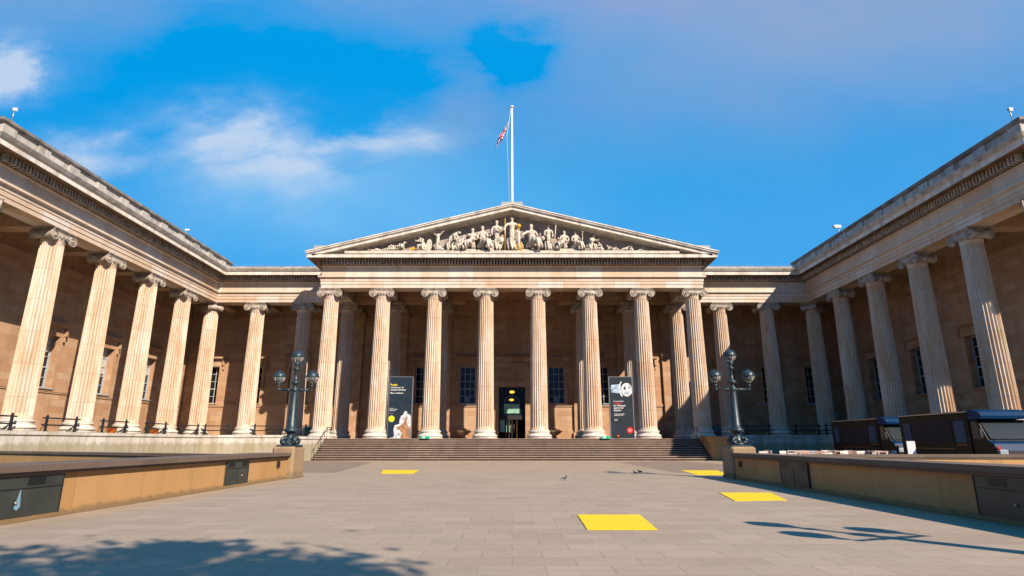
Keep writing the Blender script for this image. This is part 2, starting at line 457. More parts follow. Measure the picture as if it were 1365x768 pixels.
# ------------------------------------------------------------------ mesh helpers
class MB:
    def __init__(self):
        self.v = []
        self.f = []
        self.sm = []

    def add(self, vs, fs, smooth=False):
        o = len(self.v)
        self.v += [tuple(p) for p in vs]
        self.f += [tuple(i + o for i in q) for q in fs]
        self.sm += [smooth] * len(fs)
        return self

    def box(self, x0, x1, y0, y1, z0, z1):
        v = [(x0, y0, z0), (x1, y0, z0), (x1, y1, z0), (x0, y1, z0), (x0, y0, z1), (x1, y0, z1), (x1, y1, z1), (x0, y1, z1)]
        f = [(0, 3, 2, 1), (4, 5, 6, 7), (0, 1, 5, 4), (1, 2, 6, 5), (2, 3, 7, 6), (3, 0, 4, 7)]
        return self.add(v, f)

    def bbox(self, x0, x1, y0, y1, z0, z1, b=0.01):
        """box with chamfered vertical and top edges"""
        def ring(i, z):
            return [(x0 + i, y0, z), (x1 - i, y0, z), (x1, y0 + i, z), (x1, y1 - i, z), (x1 - i, y1, z), (x0 + i, y1, z), (x0, y1 - i, z), (x0, y0 + i, z)]
        def ring2(z):
            q = b
            return [(x0 + q, y0 + q, z), (x1 - q, y0 + q, z), (x1 - q, y0 + q, z), (x1 - q, y1 - q, z), (x1 - q, y1 - q, z), (x0 + q, y1 - q, z), (x0 + q, y1 - q, z), (x0 + q, y0 + q, z)]
        rings = [ring(b, z0), ring(b, z1 - b), [(p[0] + (b * .8 if p[0] < (x0 + x1) / 2 else -b * .8), p[1] + (b * .8 if p[1] < (y0 + y1) / 2 else -b * .8), z1) for p in ring(b, z1)]]
        vs = sum(rings, [])
        fs = []
        for r in range(2):
            for i in range(8):
                j = (i + 1) % 8
                fs.append((r * 8 + i, r * 8 + j, r * 8 + 8 + j, r * 8 + 8 + i))
        fs.append(tuple(range(16, 24)))
        fs.append(tuple(reversed(range(8))))
        return self.add(vs, fs)

    def lathe(self, prof, n=24, c=(0, 0, 0), smooth=True, axis='Z'):
        vs, fs = [], []
        for (r, z) in prof:
            for i in range(n):
                a = 2 * math.pi * i / n
                p = (r * math.cos(a), r * math.sin(a), z)
                if axis == 'Y':
                    p = (p[0], p[2], p[1])
                elif axis == 'X':
                    p = (p[2], p[0], p[1])
                vs.append((c[0] + p[0], c[1] + p[1], c[2] + p[2]))
        for k_ in range(len(prof) - 1):
            for i in range(n):
                j = (i + 1) % n
                fs.append((k_ * n + i, k_ * n + j, (k_ + 1) * n + j, (k_ + 1) * n + i))
        fs.append(tuple(reversed(range(n))))
        fs.append(tuple(range((len(prof) - 1) * n, len(prof) * n)))
        return self.add(vs, fs, smooth)

    def tube(self, pts, rad, n=8, smooth=True):
        if not isinstance(rad, (list, tuple)):
            rad = [rad] * len(pts)
        pts = [Vector(p) for p in pts]
        vs, fs = [], []
        up = None
        for i, p in enumerate(pts):
            d = (pts[min(i + 1, len(pts) - 1)] - pts[max(i - 1, 0)]).normalized()
            if up is None:
                up = Vector((0, 0, 1)) if abs(d.z) < 0.9 else Vector((0, 1, 0))
            s = d.cross(up).normalized()
            up = s.cross(d).normalized()
            for q in range(n):
                a = 2 * math.pi * q / n
                vs.append(tuple(p + (s * math.cos(a) + up * math.sin(a)) * rad[i]))
        for i in range(len(pts) - 1):
            for q in range(n):
                r = (q + 1) % n
                fs.append((i * n + q, i * n + r, (i + 1) * n + r, (i + 1) * n + q))
        fs.append(tuple(reversed(range(n))))
        fs.append(tuple(range((len(pts) - 1) * n, len(pts) * n)))
        return self.add(vs, fs, smooth)

    def prism(self, poly, a0, a1, axis='Y'):
        """polygon in the plane across the axis, extruded along it"""
        n = len(poly)
        def P(p, a):
            if axis == 'Y':
                return (p[0], a, p[1])
            if axis == 'X':
                return (a, p[0], p[1])
            return (p[0], p[1], a)
        vs = [P(p, a0) for p in poly] + [P(p, a1) for p in poly]
        fs = [(i, (i + 1) % n, n + (i + 1) % n, n + i) for i in range(n)]
        fs += [tuple(reversed(range(n))), tuple(range(n, 2 * n))]
        return self.add(vs, fs)

    def sphere(self, c, r, n=12, sz=1.0, sx=1.0, sy=1.0):
        vs, fs = [], []
        h = n // 2
        for i in range(h + 1):
            t = math.pi * i / h
            for j in range(n):
                a = 2 * math.pi * j / n
                rr = math.sin(t) if 0 < i < h else 0.001
                vs.append((c[0] + r * sx * rr * math.cos(a), c[1] + r * sy * rr * math.sin(a), c[2] + r * sz * math.cos(t)))
        for i in range(h):
            for j in range(n):
                q = (j + 1) % n
                fs.append((i * n + j, (i + 1) * n + j, (i + 1) * n + q, i * n + q))
        return self.add(vs, fs, True)

    def sweep(self, path, prof, closed_prof=True, z0=0.0):
        """profile (out, up) swept along a plan path, outward = right of travel, mitred"""
        P = [Vector(p) for p in path]
        nrm = []
        for i in range(len(P) - 1):
            d = (P[i + 1] - P[i]).normalized()
            nrm.append(Vector((d.y, -d.x)))
        vs = []
        for i, p in enumerate(P):
            if i == 0:
                mv = nrm[0]
            elif i == len(P) - 1:
                mv = nrm[-1]
            else:
                a, b_ = nrm[i - 1], nrm[i]
                mv = (a + b_) / (1 + a.dot(b_))
            for (o, z) in prof:
                q = p + mv * o
                vs.append((q.x, q.y, z0 + z))
        n = len(prof)
        fs = []
        for i in range(len(P) - 1):
            for j in range(n if closed_prof else n - 1):
                r = (j + 1) % n
                fs.append((i * n + j, i * n + r, (i + 1) * n + r, (i + 1) * n + j))
        if closed_prof:
            fs.append(tuple(range(n)))
            fs.append(tuple(reversed(range((len(P) - 1) * n, len(P) * n))))
        return self.add(vs, fs)

    def mirror(self):
        o = MB()
        o.v = [(-x, y, z) for x, y, z in self.v]
        o.f = [tuple(reversed(q)) for q in self.f]
        o.sm = list(self.sm)
        return o

    def mesh(self, name, mat):
        me = bpy.data.meshes.new(name)
        me.from_pydata(self.v, [], self.f)
        me.polygons.foreach_set('use_smooth', self.sm)
        mats = mat if isinstance(mat, list) else [mat]
        for q in mats:
            me.materials.append(q)
        me.update()
        return me

    def build(self, name, mat, parent=None, fix=True):
        me = self.mesh(name, mat)
        if fix:
            import bmesh
            bm = bmesh.new()
            bm.from_mesh(me)
            bmesh.ops.recalc_face_normals(bm, faces=bm.faces)
            bm.to_mesh(me)
            bm.free()
        return link(name, me, parent)


def link(name, me, parent=None):
    o = bpy.data.objects.new(name, me)
    C.objects.link(o)
    if parent:
        o.parent = parent
    return o


def tag(o, label, cat, group=None):
    o['label'] = label
    o['category'] = cat
    if group:
        o['group'] = group
    return o


def empty(name, loc, rz=0.0, label=None, cat=None, group=None):
    o = bpy.data.objects.new(name, None)
    o.empty_display_size = 0.3
    C.objects.link(o)
    o.location = loc
    o.rotation_euler = (0, 0, rz)
    if label:
        tag(o, label, cat, group)
    return o


def struct(o):
    o['kind'] = 'structure'
    return o


def copy_tree(o, parent=None, loc=None, rz=None):
    c = o.copy()
    C.objects.link(c)
    c.parent = parent
    if loc is not None:
        c.location = loc
    if rz is not None:
        c.rotation_euler = (0, 0, rz)
    for ch in list(o.children):
        copy_tree(ch, c)
    return c


def text_mesh(s, name, mat, parent, width, x, y, z, rot=(R(90), 0, 0), bold=0.006, depth=0.003, align='LEFT', height=None):
    cu = bpy.data.curves.new('lettering', 'FONT')
    cu.body = s
    cu.size = 1.0
    cu.offset = bold
    cu.align_x = align
    tmp = bpy.data.objects.new('tmp', cu)
    C.objects.link(tmp)
    bpy.context.view_layer.update()
    me = bpy.data.meshes.new_from_object(tmp.evaluated_get(bpy.context.evaluated_depsgraph_get()))
    bpy.data.objects.remove(tmp)
    xs = [v.co.x for v in me.vertices]
    ys = [v.co.y for v in me.vertices]
    sc = width / (max(xs) - min(xs))
    sy = sc if height is None else height / (max(ys) - min(ys))
    for v_ in me.vertices:
        v_.co.x = (v_.co.x - min(xs)) * sc
        v_.co.y *= sy
    me.materials.clear()
    me.materials.append(mat)
    o = link(name, me, parent)
    o.location = (x, y, z)
    o.rotation_euler = rot
    return o


# ------------------------------------------------------------------ ground
g_ = MB().add([(-2500, -1500, 0), (2500, -1500, 0), (2500, 3500, 0), (-2500, 3500, 0)], [(0, 1, 2, 3)])
struct(g_.build('forecourt_paving', M['paving'], fix=False))
c_ = MB()
c_.add([(8.0, 30.5, 0.004), (16.0, 30.5, 0.004), (13.0, 49.9, 0.004), (8.0, 46, 0.004)], [(0, 1, 2, 3)])
c_.add([(-16.0, 30.5, 0.004), (-8.6, 30.5, 0.004), (-10.4, 46, 0.004), (-16.3, 49.9, 0.004)], [(0, 1, 2, 3)])
struct(c_.build('cobbled_road', M['cobble'], fix=False))

# ------------------------------------------------------------------ museum
ZS = 15.40            # underside of the entablature
ZF = 1.75             # portico floor
ZC = 2.12             # colonnade floor
SP = 4.86
D1, D2, DW, XW = 54.3, 60.2, 64.9, 35.6
XC = 31.2
museum = empty('museum_building', (0, 60, 0), 0, 'vast Greek Revival stone museum with ionic colonnades around its forecourt', 'museum')
bpy.context.view_layer.update()
MI = museum.matrix_world.inverted()


def mpart(mb, name, mat, parent=None):
    o = mb.build(name, mat, parent or museum)
    if parent is None:
        o.location = (0, -60, 0)
    return o


PATH = [(-60, D2 - 28.35), (-XC + 0.75, D2 - 28.35), (-XC + 0.75, D2 - 0.75), (-17.85, D2 - 0.75), (-17.85, D1 - 0.75),
        (17.85, D1 - 0.75), (17.85, D2 - 0.75), (XC - 0.75, D2 - 0.75), (XC - 0.75, D2 - 28.35), (60, D2 - 28.35)]
arch = MB().sweep(PATH, [(-1.5, 0), (0, 0), (0, .31), (.045, .325), (.045, .63), (.09, .645), (.09, .90), (.28, .98), (.28, 1.10), (.26, 1.13), (-1.5, 1.13)], z0=ZS)
mpart(arch, 'architrave', M['entab'])
frz = MB().sweep(PATH, [(-1.5, 1.132), (.0, 1.132), (.0, 2.02), (.10, 2.05), (.14, 2.11), (-1.5, 2.11)], z0=ZS)
mpart(frz, 'frieze', M['entab'])
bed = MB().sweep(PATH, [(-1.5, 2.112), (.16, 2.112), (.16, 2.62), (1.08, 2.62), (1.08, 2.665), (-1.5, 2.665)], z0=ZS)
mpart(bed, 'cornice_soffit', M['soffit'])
cor = MB().sweep(PATH, [(-1.5, 2.667), (1.10, 2.667), (1.10, 2.60), (1.18, 2.60), (1.18, 2.90), (1.26, 2.97), (-1.5, 2.97)], z0=ZS)
mpart(cor, 'cornice', M['cornice'])
# dentils along every run
for i in range(len(PATH) - 1):
    den = MB()
    a, b_ = Vector(PATH[i]), Vector(PATH[i + 1])
    L = (b_ - a).length
    d = (b_ - a).normalized()
    nn = Vector((d.y, -d.x))
    # corners: convex runs extend, concave shrink
    s0 = 0.1
    e0 = L - 0.1
    if i in (1, 2, 7, 6):
        pass
    n = int((e0 - s0) / 0.28)
    for q in range(n + 1):
        t = s0 + (e0 - s0) * (q + 0.5) / (n + 1)
        p = a + d * t
        c0, c1 = p - d * 0.075, p + d * 0.075
        for (o0, o1, z0, z1) in ((0.165, 0.58, 2.16, 2.615),):
            v = []
            for z in (ZS + z0, ZS + z1):
                for (cc, oo) in ((c0, o0), (c1, o0), (c1, o1), (c0, o1)):
                    P_ = cc + nn * oo
                    v.append((P_.x, P_.y, z))
            den.add(v, [(0, 3, 2, 1), (4, 5, 6, 7), (0, 1, 5, 4), (1, 2, 6, 5), (2, 3, 7, 6), (3, 0, 4, 7)])
    mpart(den, 'dentil_course', M['capital'])

LP = PATH[:4]
cym = [(-1.5, 2.97), (1.26, 2.97), (1.30, 3.02), (1.42, 3.22), (1.42, 3.28), (.5, 3.36), (-1.5, 3.36)]
for mir in (0, 1):
    s_ = MB().sweep(LP, cym, z0=ZS)
    # blocking course along the flank only
    s_.sweep([(-XC + 0.75, D2 - 0.75), (-17.85, D2 - 0.75)], [(-1.4, 3.36), (-.05, 3.36), (-.05, 3.70), (.0, 3.72), (.0, 3.84), (-1.4, 3.84)], z0=ZS)
    if mir:
        s_ = s_.mirror()
    mpart(s_, 'cornice_gutter', M['attic'])
    # attic parapet on the wing
    wp = [(-60, D2 - 28.35), (-XC + 0.75, D2 - 28.35), (-XC + 0.75, D2 + 1.6)]
    a_ = MB().sweep(wp, [(-.7, 3.36), (.10, 3.36), (.10, 3.62), (.02, 3.70), (-.08, 3.70), (-.08, 4.62), (-.7, 4.62)], z0=ZS)
    cp_ = MB().sweep(wp, [(-.8, 4.62), (.02, 4.62), (.14, 4.72), (.14, 4.90), (.06, 4.96), (-.8, 4.96)], z0=ZS)
    y = D2 - 28.35 + 0.05
    q = 0
    while y < D2 + 0.8:
        # raised dies between the panels
        a_.box(-XC + 0.67, -XC + 0.76, y, y + 1.0, ZS + 3.71, ZS + 4.615)
        y += 2.75
    if mir:
        a_ = a_.mirror()
    par_ = mpart(a_, 'attic_parapet', M['attic'])
    if mir:
        cp_ = cp_.mirror()
    y = D2 - 28.35 + 1.0
    while y < D2:
        q0, q1 = sorted(((1 if mir else -1) * (XC - .93), (1 if mir else -1) * (XC - .2)))
        y += 2.75
    cp_.build('parapet_coping', M['coping_dark'], par_)

# pediment
EX, EZ, AZ = 19.15, ZS + 3.19, 23.33
YF = D1 - 0.75


def rake(mb, y0, y1, h0, h1, ex=EX, cut=0.0):
    dzx = (AZ - EZ) / EX
    zb = EZ + (EX - ex) * dzx
    poly = [(-ex, zb - h1), (0, AZ - h1), (ex, zb - h1), (ex, zb - h0), (0, AZ - h0), (-ex, zb - h0)]
    poly = [(-ex, zb - h0), (0, AZ - h0), (ex, zb - h0), (ex, zb - h1), (0, AZ - h1), (-ex, zb - h1)]
    return mb.prism(poly, y0, y1)


rk = MB()
rake(rk, YF - 1.40, D2 + 8, 0.0, 0.10)
rake(rk, YF - 1.33, D2 + 8, 0.10, 0.24, EX - .05)
rake(rk, YF - 1.26, D2 + 8, 0.24, 0.30, EX - .1)
rake(rk, YF - 1.18, YF + .3, 0.30, 0.58, EX - .6)
rake(rk, YF - 0.25, YF + .3, 0.58, 0.68, EX - 1.5)
mpart(rk, 'raking_cornice', M['cornice'])
ty = MB()
ty.prism([(-17.6, ZS + 2.97), (17.6, ZS + 2.97), (17.6, ZS + 3.05), (0, AZ - 0.45), (-17.6, ZS + 3.05)], YF + 0.15, YF + 0.9)
mpart(ty, 'tympanum', M['tymp'])
lg = MB().box(-15.6, 15.6, YF - 0.95, YF + 0.16, ZS + 2.975, ZS + 3.32)
lg.box(-12.6, 12.6, YF - 0.8, YF + 0.15, ZS + 3.32, ZS + 3.40)
mpart(lg, 'sculpture_ledge', M['marble'])
rb = MB()
rb.box(-1.0, 1.0, YF - 0.9, YF + 2.0, AZ - 0.2, AZ + 0.32)
mpart(rb, 'acroterion_block', M['lead'])
mpart(MB().box(-18.9, -16.2, YF + 0.2, YF + 2.6, EZ + 0.0, EZ + 1.05), 'acroterion_block', M['lead'])
mpart(MB().box(16.2, 18.9, YF + 0.2, YF + 2.6, EZ + 0.0, EZ + 1.05), 'acroterion_block', M['lead'])

# masonry: podium, walls, ceilings, roofs
pd = MB()
for s in (-1, 1):
    m_ = MB()
    m_.box(-62, -XC + 1.25, D2 - 28.85, 82, 0, ZC - .004)
    m_.box(-XC + 1.25, -18.95, D2 - 1.25, 82, 0, ZC - .004)
    m_.box(-XC + 1.25, -18.95, D2 - 1.33, D2 - 1.25, ZC - 0.22, ZC)
    m_.box(-XC + 1.25, -XC + 1.33, D2 - 28.9, D2 - 1.33, ZC - 0.22, ZC)
    if s == 1:
        m_ = m_.mirror()
    mpart(m_, 'podium', M['podium'])
pl = MB().box(-18.95, 18.95, 53.12, 82, 0, ZF)
mpart(pl, 'portico_floor', M['step'])

# window data : (orientation, along, z0, z1, width)
WZ0, WZ1 = 5.45, 9.45
wins = []
for x in (-14.4, -9.7, -4.85, 4.85, 9.7, 14.4):
    wins.append(('F', x))
for x in (23.4, 28.1, 32.75):
    wins.append(('F', x))
    wins.append(('F', -x))
for y in (45.2, 51.8, 58.3):
    wins.append(('L', y))
    wins.append(('R', y))


def frame_pt(kind, a, dpt, z):
    """a along the wall, dpt out from the wall face towards the court"""
    if kind == 'F':
        return (a, DW - dpt, z)
    if kind == 'L':
        return (-XW + dpt, a, z)
    return (XW - dpt, a, z)


def fbox(mb, kind, a0, a1, d0, d1, z0, z1):
    p = frame_pt(kind, a0, d0, z0)
    q = frame_pt(kind, a1, d1, z1)
    return mb.box(min(p[0], q[0]), max(p[0], q[0]), min(p[1], q[1]), max(p[1], q[1]), z0, z1)


def wall_run(kind, a0, a1, opens, ztop):
    mb = MB()
    opens = sorted(opens)
    cur = a0
    for (x0, x1, z0, z1) in opens:
        fbox(mb, kind, cur, x0, -0.9, 0, ZF - 0.2, ztop)
        fbox(mb, kind, x0, x1, -0.9, 0, ZF - 0.2, z0)
        fbox(mb, kind, x0, x1, -0.9, 0, z1, ztop)
        cur = x1
    fbox(mb, kind, cur, a1, -0.9, 0, ZF - 0.2, ztop)
    return mb


WW = 0.86
ops = [(x - WW, x + WW, WZ0, WZ1) for k_, x in wins if k_ == 'F'] + [(-1.43, 1.43, ZF, 7.25)]
mpart(wall_run('F', -XW - .9, XW + .9, ops, ZS + 1.5), 'front_wall', M['ashlar'])
for kk in 'LR':
    ops = [(y - WW, y + WW, WZ0, WZ1) for k_, y in wins if k_ == kk]
    wl = wall_run(kk, 38.0, DW, ops, ZS + 1.5)
    s = -1 if kk == 'L' else 1
    x0, x1 = sorted((s * (XW + .9), s * 60))
    wl.box(x0, x1, 38.0, 38.9, ZC - .2, ZS + 1.5)
    mpart(wl, 'wing_wall', M['ashlar'])

tr = MB()
SCZ = 5.20
segs = [('F', -XW, -1.95), ('F', 1.95, XW), ('L', 38, DW), ('R', 38, DW)]
for (kk, a0, a1) in segs:
    fbox(tr, kk, a0, a1, 0, 0.10, SCZ, SCZ + .24)
    fbox(tr, kk, a0, a1, 0, 0.07, SCZ - .1, SCZ - .002)
    fbox(tr, kk, a0, a1, 0, 0.12, ZC - .3, ZC + .55)
    fbox(tr, kk, a0, a1, 0, 0.14, ZS - .9, ZS - .5)
mpart(tr, 'string_course', M['ashlar'])
# pilasters behind the portico columns
for x in (-3.5 * SP, -2.5 * SP, -1.5 * SP, 1.5 * SP, 2.5 * SP, 3.5 * SP):
    pil = MB().box(x - .62, x + .62, DW - 0.32, DW, ZF, ZS - .9)
    pil.box(x - .76, x + .76, DW - 0.42, DW, ZF + .004, ZF + .7)
    pil.box(x - .76, x + .76, DW - 0.44, DW, ZS - .9, ZS)
    mpart(pil, 'pilaster', M['ashlar'])

ceil = MB()
ZCe = ZS + 1.13 + .02
for s in (-1, 1):
    m_ = MB()
    m_.box(-60, -XC - .76, D2 - 26.8, 80, ZCe + .3, ZCe + .6)
    m_.box(-XC - .76, -18.2, D2 + .76, 80, ZCe + .304, ZCe + .604)
    # beams from column to wall
    for j in range(6):
        y = D2 - j * 5.5
        m_.box(-XW + .0, -XC - .75, y - .55, y + .55, ZS + .12, ZCe + .28)
    for x in (-31.2, -26.4, -21.55):
        m_.box(x - .55, x + .55, D2 + .75, DW, ZS + .12, ZCe + .28)
    for j in (1, 2, 3, 4, 5):
        x = -XC - 5.5 * j
        m_.box(x - .55, x + .55, D2 - 26.85, 38, ZS + .12, ZCe + .28)
    if s == 1:
        m_ = m_.mirror()
    ceil.add(m_.v, m_.f)
ceil.box(-18.2, 18.2, D1 + .76, 80, ZCe + .3, ZCe + .6)
for x in (-3.5, -2.5, -1.5, -.5, .5, 1.5, 2.5, 3.5):
    ceil.box(x * SP - .5, x * SP + .5, D1 + .75, D2 - .55, ZS + .10, ZCe + .28)
    if abs(x) > 1:
        ceil.box(x * SP - .5, x * SP + .5, D2 + .55, DW, ZS + .10, ZCe + .28)
for s in (-1, 1):
    a, b_ = sorted((s * 1.0 * SP, s * 18.2))
    ceil.box(a, b_, D2 - .55, D2 + .55, ZS + .004, ZCe + .29)
mpart(ceil, 'portico_ceiling', M['ashlar'])
roof = MB()
for s in (-1, 1):
    m_ = MB()
    m_.box(-59, -XC + .05, D2 - 27.5, 82, ZS + 3.0, ZS + 3.42)
    m_.box(-XC + .05, -17.9, D2 + .4, 82, ZS + 3.0, ZS + 3.42)
    if s == 1:
        m_ = m_.mirror()
    roof.add(m_.v, m_.f)
roof.box(-17.5, 17.5, YF + 1.0, 80, ZS + 2.3, ZS + 3.0)
roof.box(-60, 60, 80, 82, 0, ZS + 3.0)
mpart(roof, 'roof', M['lead'])


# windows
def window(kind, a, idx):
    fr = MB()
    # stone surround with ears and hood
    fbox(fr, kind, a - WW - .30, a - WW, 0, .14, WZ0 - .01, WZ1 + .32)
    fbox(fr, kind, a + WW, a + WW + .30, 0, .14, WZ0 - .01, WZ1 + .32)
    fbox(fr, kind, a - WW, a + WW, 0, .138, WZ1, WZ1 + .32)
    fbox(fr, kind, a - WW - .34, a + WW + .34, 0, .10, WZ1 + .32, WZ1 + .72)
    fbox(fr, kind, a - WW - .62, a + WW + .62, 0, .46, WZ1 + .84, WZ1 + 1.02)
    fbox(fr, kind, a - WW - .52, a + WW + .52, 0, .30, WZ1 + .72, WZ1 + .84)
    for s in (-1, 1):
        b0 = a + s * (WW + .30)
        lo, hi = sorted((b0, b0 + s * .22))
        fbox(fr, kind, lo, hi, 0, .32, WZ1 + .10, WZ1 + .72)
        fbox(fr, kind, lo + .03, hi - .03, 0, .20, WZ1 - .35, WZ1 + .10)
    w_ = mpart(fr, 'window', M['ashlar'])
    sh = MB()
    z0, z1 = WZ0 + .02, WZ1 - .0
    fbox(sh, kind, a - WW, a - WW + .09, -.56, -.42, z0, z1)
    fbox(sh, kind, a + WW - .09, a + WW, -.56, -.42, z0, z1)
    fbox(sh, kind, a - WW + .09, a + WW - .09, -.56, -.42, z0, z0 + .1)
    fbox(sh, kind, a - WW + .09, a + WW - .09, -.56, -.42, z1 - .1, z1)
    for i in (1, 2):
        x = a - WW + 2 * WW * i / 3
        fbox(sh, kind, x - .028, x + .028, -.55, -.44, z0 + .1, z1 - .1)
    for i in range(1, 5):
        z = z0 + (z1 - z0) * i / 5
        q = .045 if i == 2 else .026
        fbox(sh, kind, a - WW + .09, a + WW - .09, -.555, -.435, z - q, z + q)
    sh.build('sash_frame', M['sash'], w_)
    gl = MB()
    fbox(gl, kind, a - WW + .02, a + WW - .02, -.58, -.52, z0, z1)
    gl.build('window_pane', M['glass'], w_)
    sl = MB()
    fbox(sl, kind, a - WW, a + WW, -.5, 0, WZ0 + .002, WZ0 + .018)
    fbox(sl, kind, a - WW - .12, a + WW + .12, .0, .2, WZ0 - .075, WZ0 + .02)
    sl.build('sill', M['sash'] if idx % 2 == 0 else M['ashlar'], w_)
    if idx in (2, 3):
        nb = MB()
        fbox(nb, kind, a - .3, a + .22, -.41, -.38, WZ0 + .12, WZ0 + .75)
        nb.build('notice', M['notice'], w_)
    if kind == 'L':
        bl = MB()
        fbox(bl, kind, a - WW + .1, a + WW - .1, -.515, -.50, z1 - 1.2 - .5 * (idx % 3), z1 - .1)
        bl.build('blind', M['blind'], w_)
    return w_


for i, (kk, a) in enumerate(wins):
    window(kk, a, i)

# door
ds = MB()
for s in (-1, 1):
    a, b_ = sorted((s * 1.43, s * 1.95))
    ds.box(a, b_, DW - .22, DW, ZF, 9.1)
ds.box(-1.43, 1.43, DW - .218, DW, 8.75, 9.1)
ds.box(-1.43, 1.43, DW - .06, DW, 7.27, 8.75)
ds.box(-1.43, 1.43, DW - .12, DW - .05, 7.9, 8.02)
ds.box(-1.9, 1.9, DW - .16, DW, 9.1, 9.9)
ds.box(-3.2, 3.2, DW - .30, DW, 9.95, 10.25)
ds.box(-3.25, 3.25, DW - .50, DW, 10.25, 10.50)
for s in (-1, 1):
    a, b_ = sorted((s * 1.95, s * 2.3))
    ds.box(a, b_, DW - .40, DW, 9.1, 9.95)
door = mpart(ds, 'doorway', M['ashlar'])
dk = MB()
dk.box(-1.43, -1.33, DW + .25, DW + .40, ZF, 7.25)
dk.box(1.33, 1.43, DW + .25, DW + .40, ZF, 7.25)
dk.box(-1.33, 1.33, DW + .25, DW + .40, 7.10, 7.25)
dk.box(-1.33, 1.33, DW + .25, DW + .40, 3.80, 4.25)
dk.box(-.05, .05, DW + .25, DW + .40, ZF, 3.80)
dk.build('door_frame', M['black'], door)
tg = MB().box(-1.33, 1.33, DW + .33, DW + .36, 4.25, 7.10)
tg.build('transom_glass', M['glass'], door)
ar = MB()
pts = [(-.82, DW + .31, 4.45), (-.82, DW + .31, 5.6)] + [(-.82 * math.cos(t), DW + .31, 5.6 + .72 * math.sin(t)) for t in [math.pi * i / 12 for i in range(13)]] + [(.82, DW + .31, 4.45)]
ar.tube(pts, .022, 6)
pts = [(-.55 * math.cos(t), DW + .31, 5.55 + .5 * math.sin(t)) for t in [math.pi * i / 12 for i in range(13)]]
ar.tube(pts, .018, 6)
for t in (.3, .5, .7):
    a = math.pi * t
    ar.tube([(0, DW + .31, 5.5), (-.80 * math.cos(a), DW + .31, 5.6 + .70 * math.sin(a))], .015, 6)
ar.build('fanlight_bars', M['notice'], door)
MB().box(-.86, .78, DW + .29, DW + .32, 4.45, 5.45).build('green_glass_reflection', M['mint'], door)  # flat panel painting the green reflection in the transom glass
go = MB()
go.sphere((0.0, DW + .24, 6.72), .20, 12, .8, 1.4, .3)
go.sphere((-.05, DW + .24, 5.88), .17, 12, .7, 1.5, .3)
go.build('lit_lamp', M['glow'], door)
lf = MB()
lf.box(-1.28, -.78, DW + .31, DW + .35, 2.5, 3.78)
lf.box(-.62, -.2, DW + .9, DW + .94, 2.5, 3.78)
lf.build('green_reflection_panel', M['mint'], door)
dl = MB()
for x in (-.66, -.30, .52):
    dl.box(x - .035, x + .035, DW + .2, DW + .26, ZF + .05, 3.7)
for x in (-.12, .2):
    dl.tube([(x, DW + .18, ZF + .6), (x, DW + .18, ZF + 1.6)], .03)
dl.build('brass_bars', M['bronze'], door)
hall = MB().box(-3, 3, DW + 3.5, DW + 3.8, ZF, 8)
hall.box(-3, -2.8, DW + .9, DW + 3.5, ZF, 8)
hall.box(2.8, 3, DW + .9, DW + 3.5, ZF, 8)
hall.box(-3, 3, DW + .9, DW + 3.5, 8, 8.2)
mpart(hall, 'entrance_hall', M['void'])


# ------------------------------------------------------------------ columns
def shaft_mesh(H):
    """fluted shaft from z .74 to H - .80"""
    n, per = 24, 6
    z0, z1 = 0.74, H - 0.78
    rb, rt = 0.80, 0.665
    lv = [(0, 0, .07), (.010, 0, .01), (.012, 0.15, 0), (.03, 1, 0)] + [(t, 1, 0) for t in (.15, .3, .45, .6, .75, .88)] + [(.972, 1, 0), (.985, .2, 0), (.988, 0, 0), (1.0, 0, .04)]
    prof = []
    vs, fs, sm = [], [], []
    N = n * per
    for (t, dep, fl) in lv:
        r = rb - (rb - rt) * (t ** 1.35) + fl
        for i in range(N):
            u = (i % per) / per
            a = 2 * math.pi * i / N
            dd = 0.0 if u < 0.001 else math.sin(math.pi * (u)) ** 0.75
            rr = r - 0.10 * dep * dd * r / rb
            vs.append((rr * math.cos(a), rr * math.sin(a), z0 + (z1 - z0) * t))
    for k_ in range(len(lv) - 1):
        for i in range(N):
            j = (i + 1) % N
            fs.append((k_ * N + i, k_ * N + j, (k_ + 1) * N + j, (k_ + 1) * N + i))
    mb = MB()
    mb.add(vs, fs, False)
    return mb


def base_mb():
    mb = MB()
    mb.lathe([(1.12, 0), (1.14, .06), (1.14, .10)], 32)
    prof = [(1.10, .10)] + [(1.0 + .12 * math.sin(math.pi * i / 8), .10 + .26 * i / 8) for i in range(9)]
    prof += [(.97, .385), (.92, .42), (.895, .47), (.92, .51)]
    prof += [(.90 + .075 * math.sin(math.pi * i / 6), .52 + .18 * i / 6) for i in range(7)] + [(.87, .70), (.86, .74)]
    mb.lathe(prof, 32)
    return mb


